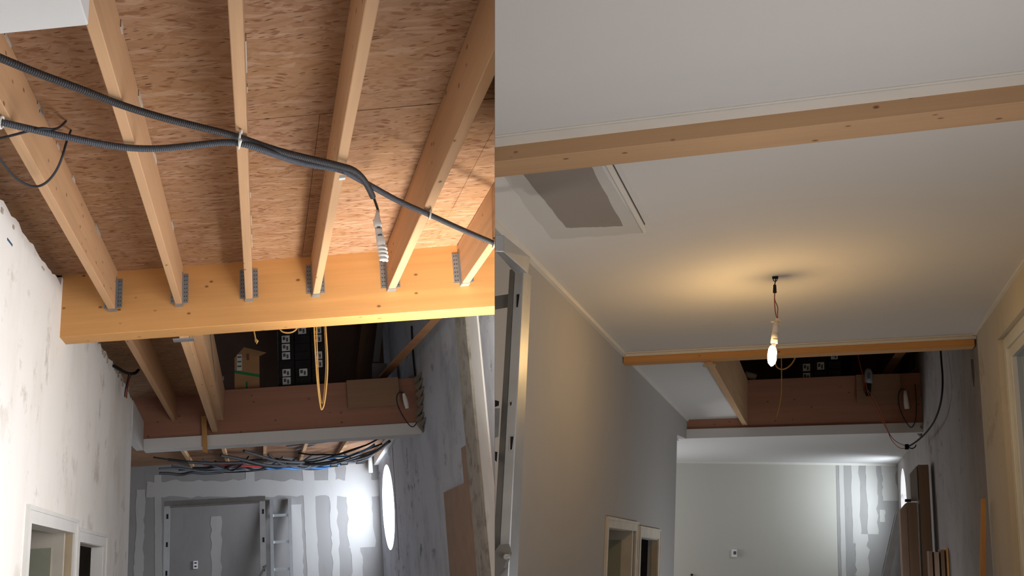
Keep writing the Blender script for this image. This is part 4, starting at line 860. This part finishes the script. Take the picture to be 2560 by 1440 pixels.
obj('clamp', G('R').hexa([(-1.367, 4.15, 0.452), (-1.341, 4.15, 0.448), (-1.341, 4.15, 0.402), (-1.364, 4.15, 0.421)], [(-1.38, 4.19, 0.456), (-1.354, 4.19, 0.452), (-1.354, 4.19, 0.406), (-1.377, 4.19, 0.425)]), 'black', al)
BP = [(-1.327, 4.12, -0.03), (-1.285, 4.12, 0.035), (-1.253, 4.12, 0.039), (-1.239, 4.12, -0.003), (-1.259, 4.12, -0.063), (-1.318, 4.12, -0.148)]
pb = obj('pivot_plate', G('R').prism([(p[0], p[2]) for p in BP], 1, 4.10, 4.14), 'alu_dark', al)
c = [(-1.245, 4.095, -0.015)][0]
obj('bolt', G('R').disc((c[0], 4.08, c[2]), 1, 0.012, 0.022, 10), 'alu', pb)

# ------------------------------------------------------------------ loft goods and fittings at the stair opening
YC2 = Q2 + 0.22
rx = [[(-0.226, 13.17, 2.464)][0][0], [(-0.047, 13.17, 2.455)][0][0], [(0.125, 13.17, 2.447)][0][0], [(0.291, 13.17, 2.438)][0][0]]
rz = [p[2] for p in [(0.034, 13.17, 2.601), (0.032, 13.17, 2.479), (0.03, 13.17, 2.352)]]
lab2 = {(0, 1), (0, 2), (1, 1), (2, 0)}
for c in range(3):
    for k in range(3):
        carton('R', rx[c], rx[c + 1], YC2, rz[k] + 0.012 * (c - 1), rz[0] - rz[1], (c, k) in lab2, '%s small black carton in the %s column of the loft behind the bulb' % (['upper', 'middle', 'lower'][k], ['bulb-side', 'centre', 'cartridge-side'][c]), 'cartons in the finished room loft')
obj('stack_plinth', G('R').box(rx[0], rx[3], YC2, YC2 + 0.25, 2.29, rz[2] - (rz[0] - rz[1]) / 2 - 0.012), 'wrap', None, 'dark base under the cartons in the finished room loft', 'plinth')
obj('paper_roll', G('R').tube([(-0.923, 13.3, 2.433), (-0.778, 13.3, 2.38)], 0.05, 14), 'offwhite', None, 'pale paper roll lying behind the sawn trimmer joist', 'roll', smooth=True)
obj('brace_timber', G('R').hexa([(0.778, 13.6, 2.382), (0.877, 13.6, 2.399), (1.064, 12.9, 2.571), (0.935, 12.9, 2.568)], [(0.813, 13.7, 2.37), (0.891, 13.7, 2.366), (1.063, 13, 2.592), (0.951, 13, 2.577)]), 'brace', None, 'slanting brace timber above the cartridge gun in the loft', 'timber')
obj('plywood_offcut', G('R').hexa([(0.458, 12.9, 2.288), (0.97, 12.9, 2.279), (0.96, 12.84, 1.884), (0.459, 12.84, 1.883)], [(0.459, 12.94, 2.296), (0.973, 12.94, 2.287), (0.963, 12.88, 1.89), (0.461, 12.88, 1.889)]), 'ply', None, 'square plywood offcut against the deep brown beam', 'board')
cg = thing('cartridge_gun', 'R', [(0.584, 12.8, 1.935)][0], 'grey sealant cartridge in a black gun hanging before the plywood offcut', 'tool')
obj('cartridge', G('R').tube([(0.601, 12.8, 2.348), (0.601, 12.8, 2.322), (0.6, 12.8, 2.29), (0.597, 12.8, 2.195), (0.596, 12.8, 2.153)], [0.022, 0.040, 0.046, 0.05, 0.044], 14), 'nozzle', cg, smooth=True)
obj('cartridge_print', G('R').hexa([(0.583, 12.745, 2.281), (0.62, 12.745, 2.279), (0.618, 12.745, 2.206), (0.581, 12.745, 2.208)], [(0.583, 12.75, 2.282), (0.62, 12.75, 2.28), (0.618, 12.75, 2.207), (0.581, 12.75, 2.208)]), 'ink', cg)
obj('gun_frame', G('R').tube([(0.568, 12.8, 2.155), (0.565, 12.8, 2.066), (0.577, 12.8, 1.987)], [0.022, 0.03, 0.012], 8), 'black', cg)
obj('gun_handle', G('R').hexa([(0.572, 12.78, 2.151), (0.631, 12.78, 2.138), (0.612, 12.78, 1.972), (0.576, 12.78, 1.984)], [(0.573, 12.82, 2.158), (0.633, 12.82, 2.145), (0.614, 12.82, 1.978), (0.578, 12.82, 1.99)]), 'black', cg)
bl = thing('tube_lamp', 'R', [(1.026, 12.8, 1.917)][0], 'white tube lamp dangling at the end of the deep brown beam', 'lamp')
obj('lamp_tube', G('R').tube([(1.013, 12.8, 2.041), (1.015, 12.8, 1.969), (1.02, 12.8, 1.876), (1.026, 12.8, 1.804)], [0.016, 0.024, 0.030, 0.028], 10), 'tube', bl, smooth=True)
obj('lamp_cable', G('R').tube([(1.015, 12.82, 2.044), (0.966, 12.82, 2.077), (0.936, 12.82, 2.001), (0.931, 12.82, 1.872), (0.97, 12.82, 1.717), (1.037, 12.82, 1.583), (1.072, 12.82, 1.561), (1.121, 12.82, 1.661), (1.134, 12.82, 1.864), (1.131, 12.82, 2.122)], 0.006, 6, 2), 'cable', bl, smooth=True)
cable('yellow_cord', 'R', [(-0.292, 8.555, 1.754), (-0.29, 8.555, 1.572), (-0.291, 8.555, 1.374), (-0.305, 8.555, 1.285), (-0.325, 8.555, 1.197), (-0.338, 8.555, 1.166)], 0.0045, 'yellow', 'yellow cord hanging straight below the lit bulb', 'cord', 'yellow cords')
cable('yellow_cord', 'R', [(-0.348, 8.56, 1.758), (-0.342, 8.56, 1.63), (-0.303, 8.56, 1.595), (-0.254, 8.56, 1.6), (-0.205, 8.56, 1.641), (-0.171, 8.56, 1.712), (-0.164, 8.56, 1.785)], 0.0065, 'yellow', 'yellow cord bight beside the lit bulb', 'cord', 'yellow cords')
cable('red_wire', 'R', [(0.476, 12.75, 2.617), (0.483, 12.75, 2.51), (0.511, 12.75, 2.349), (0.544, 12.75, 2.215), (0.553, 12.75, 2.032)], 0.005, 'wire_red', 'thin red wire dropping past the cartridge gun', 'wire')
cable('orange_wire', 'R', [(0.561, 12.75, 2.162), (0.585, 12.75, 2.005), (0.649, 12.75, 1.873), (0.713, 12.75, 1.716), (0.771, 12.75, 1.572), (0.812, 12.6, 1.442), (0.864, 12.5, 1.355), (0.952, 12.42, 1.3)], 0.005, 'wire_orange', 'thin orange wire running to the connector on the grey wall', 'wire')
cable('orange_wire', 'R', [(0.584, 12.7, 2.049), (0.692, 12.7, 1.864), (0.753, 12.7, 1.657), (0.801, 12.7, 1.479), (0.806, 12.4, 1.37), (0.882, 12.3, 1.251), (0.967, 12.4, 1.269)], 0.004, 'wire_orange', 'second orange wire looping lower towards the connector', 'wire')
cb = [(1.144, 10.2, 2.083), (1.144, 10.2, 1.925), (1.138, 10.1, 1.742), (1.126, 10.1, 1.56), (1.112, 10.3, 1.429), (1.093, 10.7, 1.339), (1.068, 11.4, 1.304), (1.038, 12, 1.296), (0.993, 12.4, 1.288)]
cable('black_cable', 'R', cb, 0.009, 'black', 'thick black cable hanging in an arc along the grey plaster wall', 'cable')
q = [(0.972, 12.4, 1.283)][0]
jb = obj('wire_connector', G('R').box(q[0] - 0.02, q[0] + 0.02, q[1] - 0.03, q[1] + 0.03, q[2] - 0.03, q[2] + 0.03), 'black', None, 'black wire connector at the lower end of the hanging black cable', 'connector')
obj('wire_tail', G('R').tube([(0.984, 12.4, 1.278), (1.027, 12.4, 1.258), (1.062, 12.4, 1.276), (1.072, 12.4, 1.305)], 0.006, 6, 1), 'black', jb)
cable('black_cable', 'R', [(1.18, 13.436, 2.663), (1.18, 13.447, 2.527), (1.18, 13.444, 2.417)], 0.012, 'black', 'short thick black cable at the loft edge of the grey plaster', 'cable')
g = G('R')
for p in [(1.18, 13.525, 2.376), (1.18, 13.254, 2.22), (1.18, 13.11, 2.063), (1.18, 13.083, 1.902), (1.18, 13.259, 1.77), (1.18, 13.155, 1.651), (1.18, 13.048, 1.545)]:
    g.tube([(p[0] + 0.03, p[1] - 0.2, p[2] + 0.06), (p[0] - 0.02, p[1], p[2]), (p[0] + 0.03, p[1] + 0.1, p[2] - 0.07)], [0.01, 0.04, 0.014], 6)
obj('loose_foam', g, 'masonry', wr2, kind='stuff')
h = [(1.203, 8.67, 1.519)][0]
obj('plaster_hole', G('R').prism([(h[1] - 0.05, h[2] + 0.10), (h[1] + 0.05, h[2] + 0.12), (h[1] + 0.04, h[2] - 0.02), (h[1] - 0.01, h[2] - 0.13), (h[1] - 0.06, h[2] - 0.05)], 0, 1.2035, 1.20), 'dark', wr2)
pa = [(-1.455, 12, 1.397)][0]

# ------------------------------------------------------------------ boards leaning on the right wall
BD = [(1.044, 12, 1.03), (1.15, 12, 1.023), (0.961, 12, 0.925), (1.04, 12, 0.947), (0.846, 12, 0.516), (0.919, 12, 0.601), (1.021, 12, 0.601), (0.949, 12, 0.628)]
obj('tall_plank', G('R').box(BD[0][0], BD[1][0] + 0.005, 12.0, 12.3, FLOOR, BD[0][2]), 'board_z', None, 'tallest brown plank standing against the grey plaster wall', 'plank', 'boards on the grey wall', bevel=0.004)
obj('plaster_block', G('R').prism([(BD[2][0], BD[7][2]), (BD[3][0] - 0.003, BD[7][2]), (BD[3][0] - 0.003, BD[0][2] - 0.01), (BD[2][0], BD[2][2])], 1, 12.02, 12.25), 'board_grey', None, 'grey block with a slanted top beside the tallest plank', 'block')
obj('broad_board', G('R').prism([(BD[5][0], FLOOR), (BD[6][0] - 0.003, FLOOR), (BD[6][0] - 0.003, BD[6][2] - 0.004), (BD[5][0], BD[5][2])], 1, 11.98, 12.2), 'board_z', None, 'broad brown board below the grey slanted block', 'board', 'boards on the grey wall')
obj('edge_board', G('R').prism([(BD[4][0], FLOOR), (BD[5][0] - 0.002, FLOOR), (BD[5][0] - 0.002, BD[5][2]), (BD[4][0], BD[4][2])], 1, 12.03, 12.3), 'mdf', None, 'pale narrow board with a slanted top at the end of the brown boards', 'board', 'boards on the grey wall')
SB = [(1.022, 11, 0.053), (1.051, 11, 0.053), (1.069, 11, 0.045), (1.113, 11, 0.045), (1.129, 11, 0.069), (1.162, 11, 0.07), (1.181, 11, 0.086), (1.199, 11, 0.086)]
for k in range(4):
    a, b = SB[2 * k], SB[2 * k + 1]
    obj('short_plank', G('R').box(a[0], b[0], 11.0, 11.2, FLOOR, a[2]), ['board_z', 'mdf', 'board_z', 'batten_z'][k], None, ['first short plank next to the tallest plank', 'second short plank from the tallest plank', 'third short plank from the tallest plank', 'outermost short plank of the low row on the grey wall'][k], 'plank', 'short planks on the grey wall')
BT = [(1.127, 8.1, 0.432), (1.156, 8.1, 0.432), (1.083, 8.1, -0.139), (1.128, 8.1, -0.138)]
bt = (BT[2][0] - BT[0][0]) / (BT[0][2] - BT[2][2])
xb_ = BT[0][0] + bt * (BT[0][2] - FLOOR)
obj('wood_batten', G('R').hexa([(xb_, 8.02, FLOOR), (xb_ + 0.06, 8.02, FLOOR), (BT[1][0], 8.1, BT[0][2]), (BT[0][0], 8.1, BT[0][2])], [(xb_, 8.06, FLOOR), (xb_ + 0.06, 8.06, FLOOR), (BT[1][0], 8.14, BT[0][2]), (BT[0][0], 8.14, BT[0][2])]), 'batten_z', None, 'single wooden batten leaning on the wall beside the tall window', 'batten')
q = [(0.893, 11.97, 0.614), (0.951, 11.97, 0.627)]
obj('black_clip', G('R').box(q[0][0], q[1][0], 11.9, 11.97, q[0][2] - 0.01, q[0][2] + 0.02), 'black', None, 'small black clip on top of the broad brown board', 'clip')
# ladder at the far end
FL_ = [(1.014, 15.6, 0.524), (1.091, 15.6, 0.583), (0.821, 15.6, -0.285), (0.995, 15.6, -0.283), (0.924, 15.6, 0.106)]
fl = thing('ladder', 'R', (0.9, 15.4, FLOOR), 'aluminium ladder leaning by the bright far corner behind the boards', 'ladder')
sl = (FL_[0][0] - FL_[2][0]) / (FL_[0][2] - FL_[2][2])
xf = FL_[2][0] - sl * (FL_[2][2] - FLOOR)
zt2 = FL_[1][2] + 0.05; xt2 = FL_[0][0] + sl * (zt2 - FL_[0][2])
for dy in (0, 0.4):
    obj('stile', G('R').hexa([(xf, 15.5 + dy, FLOOR), (xf + 0.10, 15.5 + dy, FLOOR), (xt2 + 0.10, 15.5 + dy, zt2), (xt2, 15.5 + dy, zt2)], [(xf, 15.53 + dy, FLOOR), (xf + 0.10, 15.53 + dy, FLOOR), (xt2 + 0.10, 15.53 + dy, zt2), (xt2, 15.53 + dy, zt2)]), 'alu', fl)
for k in range(7):
    t = 0.1 + k * 0.13; xx = xf + (xt2 - xf) * t; zz = FLOOR + (zt2 - FLOOR) * t
    obj('rung', G('R').box(xx + 0.03, xx + 0.07, 15.53, 15.9, zz - 0.015, zz + 0.015), 'alu', fl)
# sockets and a nail on the far wall
def fx(p): return p[0], yfar(p[0]), p[2]
sx = [(-1.285, 16.4, 0.027)][0]; x_, y_, z_ = fx(sx)
so = obj('light_switch', G('R').box(x_ - 0.04, x_ + 0.04, y_ - 0.035, y_ - 0.005, z_ - 0.06, z_ + 0.06), 'label', None, 'white wall switch on the pale end wall', 'switch', bevel=0.004)
obj('switch_rocker', G('R').box(x_ - 0.015, x_ + 0.025, y_ - 0.04, y_ - 0.035, z_ - 0.02, z_ + 0.03), 'ink', so)
sx = [(-1.909, 16.2, -0.317)][0]; x_, y_, z_ = fx(sx)
obj('wall_plug', G('R').disc((x_, y_ - 0.04, z_), 1, 0.018, 0.04, 10), 'black', None, 'small black fixing low on the pale end wall', 'fixing')
